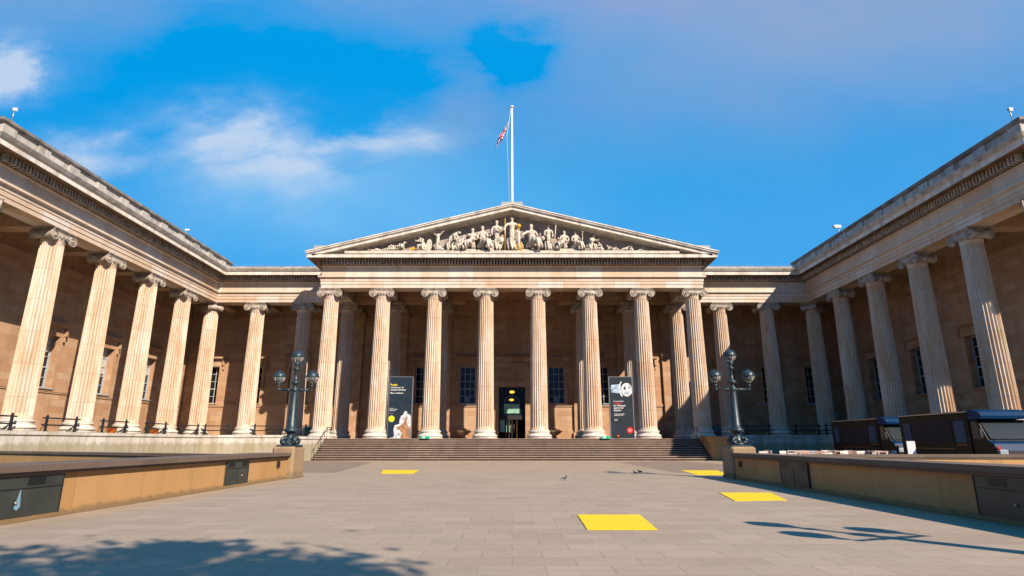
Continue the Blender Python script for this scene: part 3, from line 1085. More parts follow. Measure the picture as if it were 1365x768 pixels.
def capital_mb():
    """ionic capital, scroll faces towards -Y and +Y, z from 0 to .80"""
    mb = MB()
    mb.lathe([(.68, -.02), (.72, .04), (.72, .08), (.70, .10), (.82, .20), (.87, .30), (.84, .36)], 28)
    for i in range(20):
        a = 2 * math.pi * i / 20
        mb.sphere((.80 * math.cos(a), .80 * math.sin(a), .23), .075, 6, 1.4)
    # scroll faces
    for s in (-1, 1):
        yf = s * .70
        # canalis between the scrolls, slightly sagging
        top = [(-.86 + 1.72 * i / 10, .62) for i in range(11)]
        bot = [(.74 - 1.48 * i / 10, .40 - .07 * math.sin(math.pi * i / 10)) for i in range(11)]
        y0, y1 = sorted((yf, yf - s * .18))
        mb.prism(top + bot, y0, y1)
        y0, y1 = sorted((yf + s * .035, yf - s * .1))
        mb.prism([(-.88, .57), (.88, .57), (.88, .635), (-.88, .635)], y0, y1)
        for sx in (-1, 1):
            cx, cz = sx * .80, .265
            mb.lathe([(.10, yf + s * .02), (.33, yf + s * .0), (.345, yf - s * .02), (.345, yf - s * .12), (.1, yf - s * .14)], 24, (cx, 0, cz), axis='Y')
            pts, rad = [], []
            for i in range(46):
                t = i / 45
                a = math.pi / 2 + sx * (-1) * t * 2 * math.pi * 2.4
                r = .345 * (1 - t) ** 1.1 + .05
                pts.append((cx + r * math.cos(a), yf + s * .03, cz + r * math.sin(a)))
                rad.append(.034 * (1 - t * .45))
            mb.tube(pts, rad, 6)
            mb.sphere((cx, yf + s * .04, cz), .075, 10)
    # bolsters between front and back scrolls
    for sx in (-1, 1):
        mb.lathe([(.33, -.60), (.30, -.55), (.24, -.3), (.215, -.08), (.25, -.06), (.25, .06), (.215, .08), (.24, .3), (.30, .55), (.33, .60)], 20, (sx * .80, 0, .265), axis='Y')
    mb.box(-.85, .85, -.62, .62, .36, .60)
    mb.box(-.93, .93, -.78, .78, .635, .70)
    mb.box(-.98, .98, -.83, .83, .70, .777)
    return mb


m_shaft_p = shaft_mesh(ZS - ZF).mesh('column', M['column'])
m_shaft_c = shaft_mesh(ZS - ZC).mesh('column', M['column'])
m_base = base_mb().mesh('column_base', M['base'])
m_cap = capital_mb().mesh('capital', M['capital'])
import bmesh
for me_ in (m_shaft_p, m_shaft_c, m_base, m_cap):
    bm = bmesh.new()
    bm.from_mesh(me_)
    bmesh.ops.recalc_face_normals(bm, faces=bm.faces)
    bm.to_mesh(me_)
    bm.free()


def column(x, y, portico, rz=0.0):
    z = ZF if portico else ZC
    o = link('column', m_shaft_p if portico else m_shaft_c, museum)
    o.location = (x, y - 60, z)
    o.rotation_euler = (0, 0, rz)
    link('column_base', m_base, o)
    cc = link('capital', m_cap, o)
    cc.location = (0, 0, ZS - z - .78)
    return o


for i in range(8):
    column((i - 3.5) * SP, D1, True)
for x in (-3.5, -2.5, -1.5, 1.5, 2.5, 3.5):
    column(x * SP, D2, True)
for s in (-1, 1):
    for x in (21.55, 26.4):
        column(s * x, D2, False)
    column(s * XC, D2, False, R(45 * s))
    for j in range(1, 5):
        column(s * XC, D2 - 5.5 * j, False, R(90))
    column(s * XC, D2 - 27.6, False, R(45 * s))
    for j in (1, 2, 3):
        column(s * (XC + 5.5 * j), D2 - 27.6, False)

# ------------------------------------------------------------------ steps
st = MB()
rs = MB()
NR = 10
rise = ZF / NR
tread = 0.33
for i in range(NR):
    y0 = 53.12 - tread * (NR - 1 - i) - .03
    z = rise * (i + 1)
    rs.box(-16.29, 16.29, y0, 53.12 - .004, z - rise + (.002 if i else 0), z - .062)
    st.box(-16.3, 16.3, y0 - .055, min(y0 + tread + .03, 53.116), z - .06, z - (.001 if i < NR - 1 else .004))
o = empty('stone_staircase', (0, 50, 0))
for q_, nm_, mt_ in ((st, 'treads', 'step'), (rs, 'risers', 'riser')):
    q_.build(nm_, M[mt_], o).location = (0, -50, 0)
tag(o, 'broad flight of brown stone steps rising to the portico columns', 'steps')
for s in (-1, 1):
    cw = MB()
    a, b_ = sorted((s * 16.32, s * 17.75))
    cw.prism([(49.75, 0), (53.1, 0), (53.1, 1.86), (49.75, 1.86)], a, b_, 'X')
    cw.box(a - .05, b_ + .05, 49.68, 53.1, 1.70, 1.90)
    tag(cw.build('stair_cheek_wall', M['sand'] if s > 0 else M['podium']),
        ('tawny' if s > 0 else 'pale') + ' stone block wall closing the %s end of the steps' % ('right' if s > 0 else 'left'), 'wall', 'block walls at both ends of the steps')
    h = empty('stair_handrail', (s * 16.05, 50, 0), 0, ('sunlit brass handrail climbing the left end of the steps' if s < 0 else 'shaded dark handrail climbing the right end of the steps'), 'handrail', 'handrails on the steps')
    for off in (0,):
        r_ = MB()
        xx = -s * off
        r_.tube([(xx, -.25, .98), (xx, 2.9, ZF + .95), (xx, 4.0, ZF + .95), (xx, 4.05, ZF + .7)], .035)
        r_.build('rail', M['bronze'], h)
        for (yy, zb, zt) in ((-.2, 0, 1.0), (1.35, .8, 1.85), (2.95, ZF - .02, ZF + .93), (3.9, ZF, ZF + .93)):
            MB().tube([(xx, yy, zb), (xx, yy, zt)], .025).build('post', M['iron'], h)

# ------------------------------------------------------------------ railings between the colonnade columns
def railing(x, y, rz, L, label):
    r_ = empty('iron_railing', (x, y, ZC), rz, label, 'railing', 'iron railings between the columns')
    mb = MB()
    for z in (.42, .86):
        mb.box(-L / 2, L / 2, -.045, .045, z - .045, z + .045)
    mb.build('rails', M['iron'], r_)
    for s in (-1, 1):
        pb = MB()
        x_ = s * (L / 2 - .35)
        pb.box(x_ - .06, x_ + .06, -.06, .06, 0, .98)
        pb.sphere((x_, 0, 1.02), .07, 8)
        pb.box(x_ - .14, x_ + .14, -.14, .14, 0, .05)
        pb.tube([(x_, .05, .6), (x_, .35, .02)], .025)
        pb.build('post', M['iron'], r_)
    return r_


sd = {-1: 'left', 1: 'right'}
orn = ['nearest the portico', 'second from the portico', 'in the corner bay']
orw = ['in the inner corner bay', 'second from the inner corner', 'third from the inner corner', 'fourth from the inner corner', 'in the bay nearest the camera']
for s in (-1, 1):
    for q, (x, L) in enumerate(((19.3, 2.3), (23.97, 2.9), (28.8, 2.9))):
        railing(s * x, D2 - .85, 0, L, 'black iron two-bar railing on the back colonnade %s of the steps, %s' % (sd[s], orn[q]))
    for j in range(5):
        railing(s * (XC - .85), D2 - 2.75 - 5.5 * j, R(90), 3.4, 'black iron two-bar railing along the %s wing, %s' % (sd[s], orw[j]))

# planters
for (x, y, lab) in ((-XC + .2, D2 - 13.0, 'orange plant tub on the left wing, behind the second nearest column'),
                    (-XC + .1, D2 - 7.2, 'orange plant tub on the left wing, nearer the corner')):
    mb = MB().lathe([(.28, 0), (.32, .04), (.42, .5), (.46, .52), (.46, .6), (.38, .6), (.34, .5)], 20, (0, 0, 0))
    o = mb.build('plant_tub', M['orange'])
    o.scale = (.85, .85, .75)
    o.location = (x, y, ZC)
    tag(o, lab, 'planter', 'orange tubs on the left wing')

# urns with plants by the door
for s in (-1, 1):
    u = empty('stone_urn', ((-5.0, 4.45)[(s + 1) // 2], DW - 1.6, ZF), 0, 'wide stone urn of leafy plants %s of the museum door' % sd[s], 'urn', 'urns flanking the door')
    MB().lathe([(.34, 0), (.34, .08), (.2, .14), (.13, .25), (.15, .34), (.42, .48), (.66, .66), (.78, .78), (.80, .84), (.72, .84), (.6, .74)], 24).build('bowl', M['terracotta'], u)
    fb = MB()
    for i in range(90):
        a = random.uniform(0, 6.28)
        r = random.uniform(0, .62)
        c = Vector((r * math.cos(a), r * math.sin(a), .80 + random.uniform(0, .28) * (1 - r)))
        d = Vector((random.uniform(-1, 1), random.uniform(-1, 1), random.uniform(.1, 1))).normalized() * .16
        e = d.cross(Vector((0, 0, 1))).normalized() * .05
        fb.add([c - e, c + e, c + d + e * .4, c + d - e * .4], [(0, 1, 2, 3)])
    fb.build('foliage', M['gold'], u, fix=False)

# flood light boxes beside end columns
for s in (-1, 1):
    f_ = MB()
    f_.bbox(-.45, .45, -.3, .3, 0, 1.05, .05)
    f_.lathe([(.30, -.36), (.34, -.33), (.34, -.28)], 20, (0, 0, .62), axis='Y')
    o = f_.build('floodlight_box', M['dgreen'])
    o.location = (s * 18.55, D1 + 1.3, ZF)
    tag(o, 'dark green metal cabinet beside the %s end column of the portico' % ('leftmost' if s < 0 else 'rightmost'), 'cabinet', 'green cabinets beside the portico')

# small green case signs on the top step
for (x, lab) in ((-7.55, 'small green sign on the top step by the left banner'), (8.1, 'small green sign on the top step by the right banner')):
    b0 = empty('step_sign', (x, 53.0, ZF), 0, lab, 'sign', 'green signs on the top step')
    MB().bbox(-.4, .4, -.12, .12, 0, .20, .02).build('case', M['green_box'], b0)
    MB().box(-.2, .0, -.128, -.121, .03, .16).build('face_panel', M['tex_w'], b0)
# small spotlight by right banner
sp = empty('spotlight', (9.35, 53.75, ZF), 0, 'tiny orange and black spotlight on the floor beside the right banner', 'spotlight')
MB().lathe([(.12, 0), (.13, .03), (.05, .06), (.04, .12)], 12).build('foot', M['black'], sp)
MB().lathe([(.06, -.16), (.11, .1), (.12, .12)], 12, (0, 0, .2), axis='Y').build('head', M['orange'], sp)


# ------------------------------------------------------------------ banners
def flat_poly(pts, name, mat, parent, y, th=.006):
    return MB().prism(pts, y, y + th).build(name, mat, parent)


def ell(cx, cz, rx, rz_, n=28, a0=0, a1=360):
    return [(cx + rx * math.cos(R(a0 + (a1 - a0) * i / n)), cz + rz_ * math.sin(R(a0 + (a1 - a0) * i / n))) for i in range(n)]


def mklabelled_banner(x, y, rz, mat, label):
    bnr = empty('exhibition_banner', (x, y, ZF), rz, label, 'banner', 'tall exhibition banners between the portico columns')
    MB().box(-1.02, 1.02, 0, .32, 0.03, 5.42).build('board', mat, bnr)
    e_ = MB()
    for s in (-1, 1):
        e_.box(s * 1.045 - .025, s * 1.045 + .025, -.012, .335, 0, 5.46)
    e_.box(-1.02, 1.02, -.01, .333, 5.42, 5.46)
    e_.box(-1.02, 1.02, -.01, .333, 0, .03)
    e_.build('frame', M['steel'], bnr)
    return bnr


bL = mklabelled_banner(-10.02, 54.1, R(3), M['banner'], 'tall navy exhibition banner with yellow disc and printed pale seated figure')
T = lambda s, wd, zz, mt, xx=-.93, h=None, par=None: text_mesh(s, 'lettering', M[mt], par, wd, xx, -.004, zz, height=h)
T('Rodin', .58, 4.64, 'tex_y', par=bL)
T('and the art of', 1.16, 4.42, 'tex_w', par=bL)
T('ancient Greece', 1.34, 4.21, 'tex_w', par=bL)
T('Major exhibition', 1.15, 3.93, 'tex_w', par=bL)
T('Sponsored by', .36, 2.62, 'tex_w', par=bL)
T('Bank of America', .70, 2.52, 'tex_w', par=bL)
T('Merrill Lynch', .52, 2.40, 'tex_w', par=bL)
T('Book now', .35, 2.17, 'tex_p', par=bL)
flat_poly(ell(-.72, 1.72, .26, .27), 'yellow_disc', M['tex_y'], bL, -.006)
# generic pair of seated marble figures, printed
flat_poly([(-.85, .04), (-.5, .12), (-.42, .35), (-.5, .75), (-.42, 1.15), (-.2, 1.22), (-.02, 1.28), (.02, 1.7), (.12, 1.95), (.3, 2.08), (.36, 2.3), (.48, 2.4), (.62, 2.36), (.66, 2.2), (.6, 2.1),
           (.8, 2.14), (.95, 2.0), (1.0, 1.6), (1.0, .04)], 'printed_pale_figure', M['fig_w'], bL, -.007)
flat_poly([(.1, .04), (.25, .5), (.05, .7), (-.25, .85), (-.2, 1.0), (.1, 1.15), (.3, 1.3), (.5, 1.75), (.66, 1.98), (.72, 1.8), (.62, 1.45), (.78, 1.1), (.98, .9), (1.0, .04)],
          'printed_shadow_figure', M['fig_b'], bL, -.012)
bR = mklabelled_banner(9.82, 54.1, R(-2), M['banner_r'], 'tall slate exhibition banner with red disc and pale face in a hat')
T('The Citi exhibition', .95, 3.22, 'tex_w', -.72, par=bR)
T('I object', .74, 3.00, 'tex_r', -.70, par=bR)
T("Ian Hislop's", 1.05, 2.80, 'tex_w', -.70, par=bR)
T('search for', .90, 2.60, 'tex_w', -.70, par=bR)
T('dissent', .66, 2.39, 'tex_w', -.70, par=bR)
T('6 September 2018 -', .95, 2.10, 'tex_w', -.68, par=bR)
T('20 January 2019', .80, 1.99, 'tex_w', -.68, par=bR)
T('citi', .26, 1.56, 'tex_w', -.68, par=bR)
flat_poly(ell(.66, .72, .27, .27), 'red_disc', M['tex_r'], bR, -.006)
text_mesh('Book', 'lettering', M['tex_w'], bR, .28, .52, -.010, .74)
text_mesh('now', 'lettering', M['tex_w'], bR, .24, .54, -.010, .62)
flat_poly([(-.82, 4.05), (-.10, 3.95), (-.05, 4.8), (-.85, 4.72), (-.9, 4.4)], 'printed_hat', M['fig_h'], bR, -.006)
flat_poly([(-.06, 3.82), (.10, 3.66), (.16, 3.72), (.04, 3.95), (-.02, 4.4), (.03, 4.8), (.12, 5.0), (.04, 5.04), (-.1, 4.8), (-.14, 4.3)], 'printed_hat_brim', M['fig_w'], bR, -.009)
flat_poly([(p_[0] if p_[0] < .99 else .99, p_[1]) for p_ in ell(.54, 4.28, .50, .60)], 'printed_face', M['fig_w'], bR, -.010)
flat_poly([(.24, 4.30), (.40, 4.28), (.46, 4.44), (.38, 4.56), (.27, 4.50)], 'printed_eye', M['banner_r'], bR, -.014)
flat_poly([(.66, 4.38), (.80, 4.42), (.86, 4.52), (.74, 4.56)], 'printed_eye', M['banner_r'], bR, -.014)
flat_poly([(.40, 4.18), (.54, 4.22), (.60, 4.08), (.78, 3.96), (.74, 3.86), (.5, 3.92), (.38, 4.04)], 'printed_mouth', M['fig_h'], bR, -.014)


# ------------------------------------------------------------------ sculpted figures
def skin_obj(name, nodes, edges, mat, loc, scale, sub=2, parent=None, flip=False):
    nodes, edges = dict(nodes), list(edges)
    if 'tail' not in nodes:
        hx, hy, hz = nodes['head'][:3]
        jx, jy, jz = nodes['jaw'][:3]
        nodes['head'] = (hx, hy, hz, .072)
        nodes['jaw'] = (jx, jy, jz, .052)
        L_ = max(.001, math.sqrt((hx - jx) ** 2 + (hz - jz) ** 2))
        nodes['crown'] = (hx + (hx - jx) / L_ * .055, hy, hz + (hz - jz) / L_ * .055, .050)
        edges.append(('head', 'crown'))
        cx_ = nodes['chest'][0]
        for kq in list(nodes):
            if kq[0] in 'lr' and kq[1:].isdigit():
                q = nodes[kq]
                nodes[kq] = (cx_ + (q[0] - cx_) * .84, q[1] - .02, q[2], q[3] * .92)
    me = bpy.data.meshes.new(name)
    names = list(nodes)
    idx = {n_: i for i, n_ in enumerate(names)}
    sx = -1 if flip else 1
    me.from_pydata([(nodes[n_][0] * scale * sx, nodes[n_][1] * scale, nodes[n_][2] * scale) for n_ in names], [(idx[a], idx[b_]) for a, b_ in edges], [])
    me.materials.append(mat)
    o = link(name, me, parent)
    o.location = loc
    md = o.modifiers.new('skin', 'SKIN')
    md.use_smooth_shade = True
    sv = me.skin_vertices[0].data
    for n_ in names:
        r = nodes[n_][3] * scale * .86
        ry = (nodes[n_][4] if len(nodes[n_]) > 4 else nodes[n_][3]) * scale * .86
        sv[idx[n_]].radius = (r, ry)
        sv[idx[n_]].use_root = (n_ == names[0])
    s2 = o.modifiers.new('sub', 'SUBSURF')
    s2.levels = s2.render_levels = sub
    # freeze to plain mesh
    bpy.context.view_layer.update()
    me2 = bpy.data.meshes.new_from_object(o.evaluated_get(bpy.context.evaluated_depsgraph_get()))
    me2.name = name
    for v_ in me2.vertices:
        c_ = v_.co
        lo = max(0.0, min(1.0, 1.4 - c_.z / (scale * .42)))
        a_ = .028 * lo * scale * math.sin(c_.x / scale * 70 + c_.z / scale * 9 + math.sin(c_.z / scale * 7) * 2)
        v_.co += v_.normal * a_
    o.modifiers.clear()
    o.data = me2
    me2.polygons.foreach_set('use_smooth', [True] * len(me2.polygons))
    bpy.data.meshes.remove(me)
    return o


HEADE = [('pelvis', 'chest'), ('chest', 'neck'), ('neck', 'jaw'), ('jaw', 'head')]


def arms(n, la, ra):
    """add arms as lists of (x,y,z)"""
    e = []
    for tagk, pts in (('l', la), ('r', ra)):
        prev = 'chest'
        for i, (p, r) in enumerate(zip(pts, (.055, .045, .035, .03))):
            n[tagk + str(i)] = p + (r,)
            e.append((prev, tagk + str(i)))
            prev = tagk + str(i)
    return e


def standing(la=None, ra=None):
    n = {'pelvis': (0, 0, .52, .095, .08), 'chest': (0, 0, .76, .09, .075), 'neck': (0, 0, .855, .036), 'jaw': (0, -.01, .90, .05), 'head': (0, 0, .955, .052),
         'k1': (-.07, -.03, .28, .085), 'h1': (-.09, 0, .03, .085), 'k2': (.07, .01, .28, .075), 'h2': (.09, -.04, .03, .08), 'kf': (.0, -.07, .27, .07), 'hf': (0, -.09, .03, .07)}
    e = HEADE + [('pelvis', 'k1'), ('k1', 'h1'), ('pelvis', 'k2'), ('k2', 'h2'), ('pelvis', 'kf'), ('kf', 'hf')]
    la = la or [(-.14, 0, .78), (-.18, -.02, .62), (-.10, -.12, .56)]
    ra = ra or [(.14, 0, .78), (.19, -.02, .62), (.15, -.12, .50)]
    e += arms(n, la, ra)
    return n, e


def seated(la=None, ra=None, lean=0.0):
    n = {'pelvis': (0, 0, .28, .11, .10), 'chest': (lean, 0, .50, .09, .075), 'neck': (lean * 1.2, 0, .60, .04), 'jaw': (lean * 1.3, -.01, .65, .05), 'head': (lean * 1.3, 0, .70, .052),
         'n1': (.20, -.16, .30, .085), 'f1': (.17, -.18, .03, .075), 'n2': (.12, -.24, .27, .08), 'f2': (.26, -.22, .03, .07), 'se': (-.04, .03, .08, .13)}
    e = HEADE + [('pelvis', 'n1'), ('n1', 'f1'), ('pelvis', 'n2'), ('n2', 'f2'), ('pelvis', 'se')]
    la = la or [(lean - .13, 0, .52), (lean - .17, -.05, .38), (-.05, -.16, .32)]
    ra = ra or [(lean + .13, 0, .52), (lean + .2, -.05, .40), (lean + .28, -.14, .44)]
    e += arms(n, la, ra)
    return n, e


def reclining():
    n = {'pelvis': (0, 0, .12, .10), 'chest': (.22, 0, .24, .085), 'neck': (.30, 0, .31, .04), 'jaw': (.33, -.01, .35, .05), 'head': (.35, 0, .40, .05),
         'n1': (-.22, -.05, .26, .07), 'f1': (-.38, -.05, .05, .05), 'n2': (-.26, -.10, .10, .07), 'f2': (-.50, -.10, .04, .05), 'ft': (-.56, -.10, .06, .03)}
    e = HEADE + [('pelvis', 'n1'), ('n1', 'f1'), ('pelvis', 'n2'), ('n2', 'f2'), ('f2', 'ft')]
    e += arms(n, [(.28, -.1, .22), (.36, -.12, .08), (.46, -.12, .05)], [(.16, -.06, .30), (.08, -.1, .2), (-.04, -.12, .2)])
    return n, e


def bending():
    n = {'pelvis': (0, 0, .50, .10), 'chest': (.14, -.03, .66, .095), 'neck': (.22, -.04, .70, .04), 'jaw': (.27, -.05, .70, .05), 'head': (.31, -.05, .69, .05),
         'k1': (-.07, -.03, .28, .085), 'h1': (-.10, 0, .03, .08), 'k2': (.08, .01, .28, .075), 'h2': (.14, -.04, .03, .08)}
    e = HEADE + [('pelvis', 'k1'), ('k1', 'h1'), ('pelvis', 'k2'), ('k2', 'h2')]
    e += arms(n, [(.12, -.1, .56), (.2, -.14, .42), (.28, -.14, .34)], [(.24, 0, .58), (.32, -.04, .44), (.36, -.08, .3)])
    return n, e


def kneeling():
    n = {'pelvis': (0, 0, .26, .11), 'chest': (.08, -.02, .46, .09), 'neck': (.12, -.02, .56, .04), 'jaw': (.15, -.03, .60, .05), 'head': (.17, -.02, .65, .05),
         'n1': (.20, -.10, .26, .08), 'f1': (.22, -.10, .03, .07), 'n2': (.02, -.12, .06, .08), 'f2': (-.22, -.04, .05, .07), 'cl': (-.16, .04, .12, .10)}
    e = HEADE + [('pelvis', 'n1'), ('n1', 'f1'), ('pelvis', 'n2'), ('n2', 'f2'), ('pelvis', 'cl')]
    e += arms(n, [(.0, -.06, .5), (.02, -.14, .38), (.14, -.2, .36)], [(.2, -.02, .48), (.3, -.06, .42), (.38, -.1, .46)])
    return n, e


def beast():
    n = {'pelvis': (0, 0, .22, .12), 'chest': (.30, 0, .26, .13), 'neck': (.42, -.02, .36, .08), 'jaw': (.50, -.05, .42, .08), 'head': (.58, -.08, .38, .05),
         'a': (.34, -.08, .1, .05), 'b': (.36, -.1, .02, .04), 'c': (-.04, -.08, .1, .07), 'd': (.06, -.12, .02, .05), 'tail': (-.2, 0, .12, .04), 'tail2': (-.3, -.04, .04, .03)}
    e = HEADE + [('chest', 'a'), ('a', 'b'), ('pelvis', 'c'), ('c', 'd'), ('pelvis', 'tail'), ('tail', 'tail2')]
    return n, e


YS = YF - 0.42
ZL = ZS + 3.40
PXM = (YS * math.cos(math.atan(205.5 / FPX)) + 19 * math.sin(math.atan(205.5 / FPX))) / FPX


def SX(px):
    return (px - 681.5) * PXM


GRP = 'carved figures filling the pediment'
raise_r = [(.14, 0, .80), (.22, -.06, .74), (.26, -.1, .88)]
raise_l = [(-.14, 0, .80), (-.22, -.06, .84), (-.06, -.08, .97)]
FIG = [
    ('lying_statue', reclining, 496, 1.05, True, 'tiny fallen figure at the far left tip of the pediment', None),
    ('crocodile_statue', beast, 507, 1.1, True, 'low carved beast crouching near the left tip of the pediment', None),
    ('reclining_statue', reclining, 528, 2.25, False, 'reclining carved figure with raised knees near the left end of the pediment', None),
    ('kneeling_statue', kneeling, 564, 2.3, True, 'kneeling draped carved figure with a wing, left part of the pediment', None),
    ('standing_statue', standing, 583, 2.1, False, 'carved figure lifting an arm over its head, left part of the pediment', dict(la=raise_l, ra=[(.14, 0, .82), (.24, -.05, .90), (.34, -.08, .95)])),
    ('bull_statue', beast, 588, 1.4, True, 'carved animal crouching at the feet of the arm-lifting figure in the pediment', None),
    ('stooping_statue', bending, 600, 2.65, False, 'stooping carved figure with hanging hands in the left half of the pediment', None),
    ('seated_statue', seated, 617, 2.2, True, 'small seated carved figure beside the stooping one in the pediment', None),
    ('seated_statue', seated, 629, 3.1, True, 'seated carved figure, left one of the pair beside the small altar in the pediment', dict(ra=raise_r and [(.13, 0, .54), (.2, -.1, .46), (.12, -.18, .5)])),
    ('seated_statue', seated, 642, 3.4, False, 'seated carved figure leaning on the small altar in the pediment', None),
    ('standing_statue', standing, 661, 3.1, True, 'standing carved figure in a headdress, left of the gilt spear in the pediment', dict(la=[(-.14, 0, .78), (-.17, -.1, .66), (-.02, -.14, .72)])),
    ('standing_statue', standing, 681.5, 3.5, False, 'tallest standing carved figure at the very centre of the pediment', dict(la=[(-.14, 0, .78), (-.22, -.06, .70), (-.25, -.1, .55)])),
    ('seated_statue', seated, 707, 3.65, False, 'large enthroned carved figure right of the gilt globe in the pediment', dict(la=[(-.13, 0, .54), (-.22, -.04, .46), (-.30, -.06, .38)])),
    ('standing_statue', standing, 730, 2.65, False, 'standing carved figure with a mask and staff, right half of the pediment', None),
    ('lion_statue', beast, 739, 1.35, False, 'carved crouching animal beside the masked figure in the pediment', None),
    ('seated_statue', seated, 751, 2.8, True, 'seated carved figure right of the crouching animal in the pediment', None),
    ('seated_statue', seated, 766, 2.75, False, 'seated carved figure holding a long staff, right half of the pediment', None),
    ('kneeling_statue', kneeling, 785, 2.4, False, 'leaning carved figure with bowed back, right half of the pediment', None),
    ('crouching_statue', kneeling, 800, 1.35, True, 'low crouching carved figure, right part of the pediment', None),
    ('reclining_statue', reclining, 815, 1.45, True, 'small reclining carved figure near the right end of the pediment', None),
    ('turtle_statue', beast, 828, 1.15, False, 'tiny carved animal, middle one of those at the right end of the pediment', None),
    ('plant_carving', kneeling, 840, 1.05, True, 'tiny crouching carving near the right tip of the pediment', None),
    ('shell_carving', beast, 850, .9, False, 'last tiny carving at the right tip of the pediment', None),
]
for (nm, fn, px_, sc_, fl, lab, kw) in FIG:
    n, e = fn(**kw) if kw else fn()
    zz = ZL if abs(SX(px_)) < 12 else ZS + 3.32
    o = skin_obj(nm, n, e, M['marble'], (SX(px_), YS, zz), sc_, flip=fl)
    tag(o, lab, 'statue', GRP)
# attributes
def small(mb, name, mat, px_, lab, cat, z=0.0, dy=-.3):
    o = mb.build(name, mat)
    o.location = (SX(px_), YS + dy, ZL + z)
    tag(o, lab, cat, 'attributes held by the pediment figures')
    return o


small(MB().tube([(0, 0, 0), (0, 0, 3.2)], .045, 8), 'gilt_spear', M['gold'], 672.3, 'gilt spear standing left of the central pediment figure', 'spear', 0)
gw = MB().tube([(.34 * math.cos(t), 0, .38 + .34 * math.sin(t)) for t in [2 * math.pi * i / 20 for i in range(21)]], .05, 6)
for i in range(4):
    a = math.pi * i / 4 + .3
    gw.tube([(.34 * math.cos(a), 0, .38 + .34 * math.sin(a)), (-.34 * math.cos(a), 0, .38 - .34 * math.sin(a))], .03, 6)
small(gw, 'gilt_wheel', M['gold'], 691.5, 'gilt spoked wheel at the feet of the central pediment figure', 'wheel')  # plain gilt wheel, a ring with crossing spokes
oo = small(MB().sphere((0, 0, 2.45), .23, 12).tube([(0, 0, 2.0), (0, 0, 2.3)], .07), 'gilt_globe', M['gold'], 690.5, 'gilt globe on top of a post in the pediment', 'globe', 0)
small(MB().tube([(0, 0, 0), (0, 0, 2.0)], [.20, .14], 10), 'globe_post', M['marble'], 690.2, 'carved post carrying the gilt globe in the pediment', 'post', 0, -.2)
small(MB().tube([(-.1, 0, 0), (.12, 0, 2.45)], .045, 6).sphere((.12, 0, 2.5), .08, 8), 'carved_staff', M['marble'], 738, 'slanting carved staff beside the standing mask bearer in the pediment', 'staff', 0, -.35)
small(MB().tube([(-.1, 0, 0), (-.02, 0, 1.75)], .04, 6).sphere((-.02, 0, 1.8), .09, 8), 'carved_staff', M['capital'], 775, 'brownish staff of the seated figure right of centre in the pediment', 'staff', 0, -.45)
small(MB().bbox(-.25, .25, -.2, .2, 0, .85, .03).box(-.32, .32, -.26, .26, .85, 1.0), 'carved_altar', M['marble'], 654, 'small carved altar block left of the standing figure in the pediment', 'altar', 0, -.1)
gb = MB()
gb.prism([(-.3, .05), (0, .15), (.3, .2), (.2, .32), (.05, .45), (-.2, .35), (-.30, .2)], -.08, .08)
small(gb, 'gilt_ornament', M['gold'], 550.5, 'small gilt ornament between two left hand pediment figures', 'ornament', 0, -.1)
wg = MB().prism([(-.1, .3), (.05, .7), (.2, 1.2), (.45, 1.35), (.62, 1.1), (.62, .5), (.5, .1), (.1, .1)], -.08, .08)
small(wg, 'carved_wing', M['marble'], 566, 'carved wing behind the kneeling pediment figure', 'wing', 0, .25)
sh_ = MB().lathe([(.02, -.05), (.25, -.03), (.30, .03), (.02, .06)], 18, (0, 0, .5), axis='Y')
small(sh_, 'round_shield', M['marble'], 667, 'round carved shield beside the headdress figure in the pediment', 'shield', .55, -.35)
mk_ = MB().sphere((0, 0, 1.25), .2, 10, 1.2)
small(mk_, 'carved_mask', M['marble'], 722.5, 'carved mask held out by the standing figure right of centre', 'mask', 0, -.2)
rk_ = MB()
for (px0, px1, hh) in ((606, 634, .22), (636, 660, .18), (694, 716, .2), (744, 775, .25), (555, 575, .12)):
    rk_ = MB()
    L = (px1 - px0) * PXM
    rk_.bbox(-L / 2, L / 2, -.3, .35, 0, hh, .05)
    small(rk_, 'rock_plinth', M['marble'], (px0 + px1) / 2, 'low carved rock under pediment figures, %s' % {606: 'below the first two seated figures', 636: 'below the altar', 694: 'below the enthroned figure', 744: 'below the seated pair right of centre', 555: 'below the winged kneeling figure'}[px0], 'plinth', 0, .1)

# ------------------------------------------------------------------ flagpole and flag
fp = empty('flagpole', (0.0, 58, ZS + 3), 0, 'tall white flagpole rising behind the peak of the pediment', 'flagpole')
PT = 37.0
MB().tube([(0, 0, 0), (0, 0, 10), (0, 0, PT - ZS - 3)], [.17, .14, .085], 12).build('mast', M['pole'], fp)
MB().lathe([(.10, 0), (.22, .02), (.24, .08), (.16, .16), (.06, .28), (.0, .3)], 14, (0, 0, PT - ZS - 3)).build('finial', M['pole'], fp)
MB().box(-1.2, 1.2, -1.0, 1.0, 4.2, 5.35).build('plinth', M['lead'], fp)
MB().tube([(-.2, -.05, 5.5), (-.55, -.05, 15.2), (-.1, -.05, PT - ZS - 3.1)], .018, 5).build('halyard', M['pole'], fp)
# flag: limp Union flag, hanging and folded; grid coloured by the pattern
FW, FH = 3.6, 2.3
nu, nv = 48, 32
vs, fs, mi = [], [], []


def union(u, v):
    x, z = (u - .5) * 2, (v - .5)      # 2:1 field
    if abs(x) < .10 or abs(z) < .10:
        return 1
    if abs(x) < .17 or abs(z) < .17:
        return 2
    for s in (-1, 1):
        d = (x - s * 2 * z) / math.sqrt(5)
        q = d * (1 if (x > 0) == (s > 0) else 1)
        if abs(d) < .035:
            return 1
        if abs(d) < .10:
            return 2
    return 0


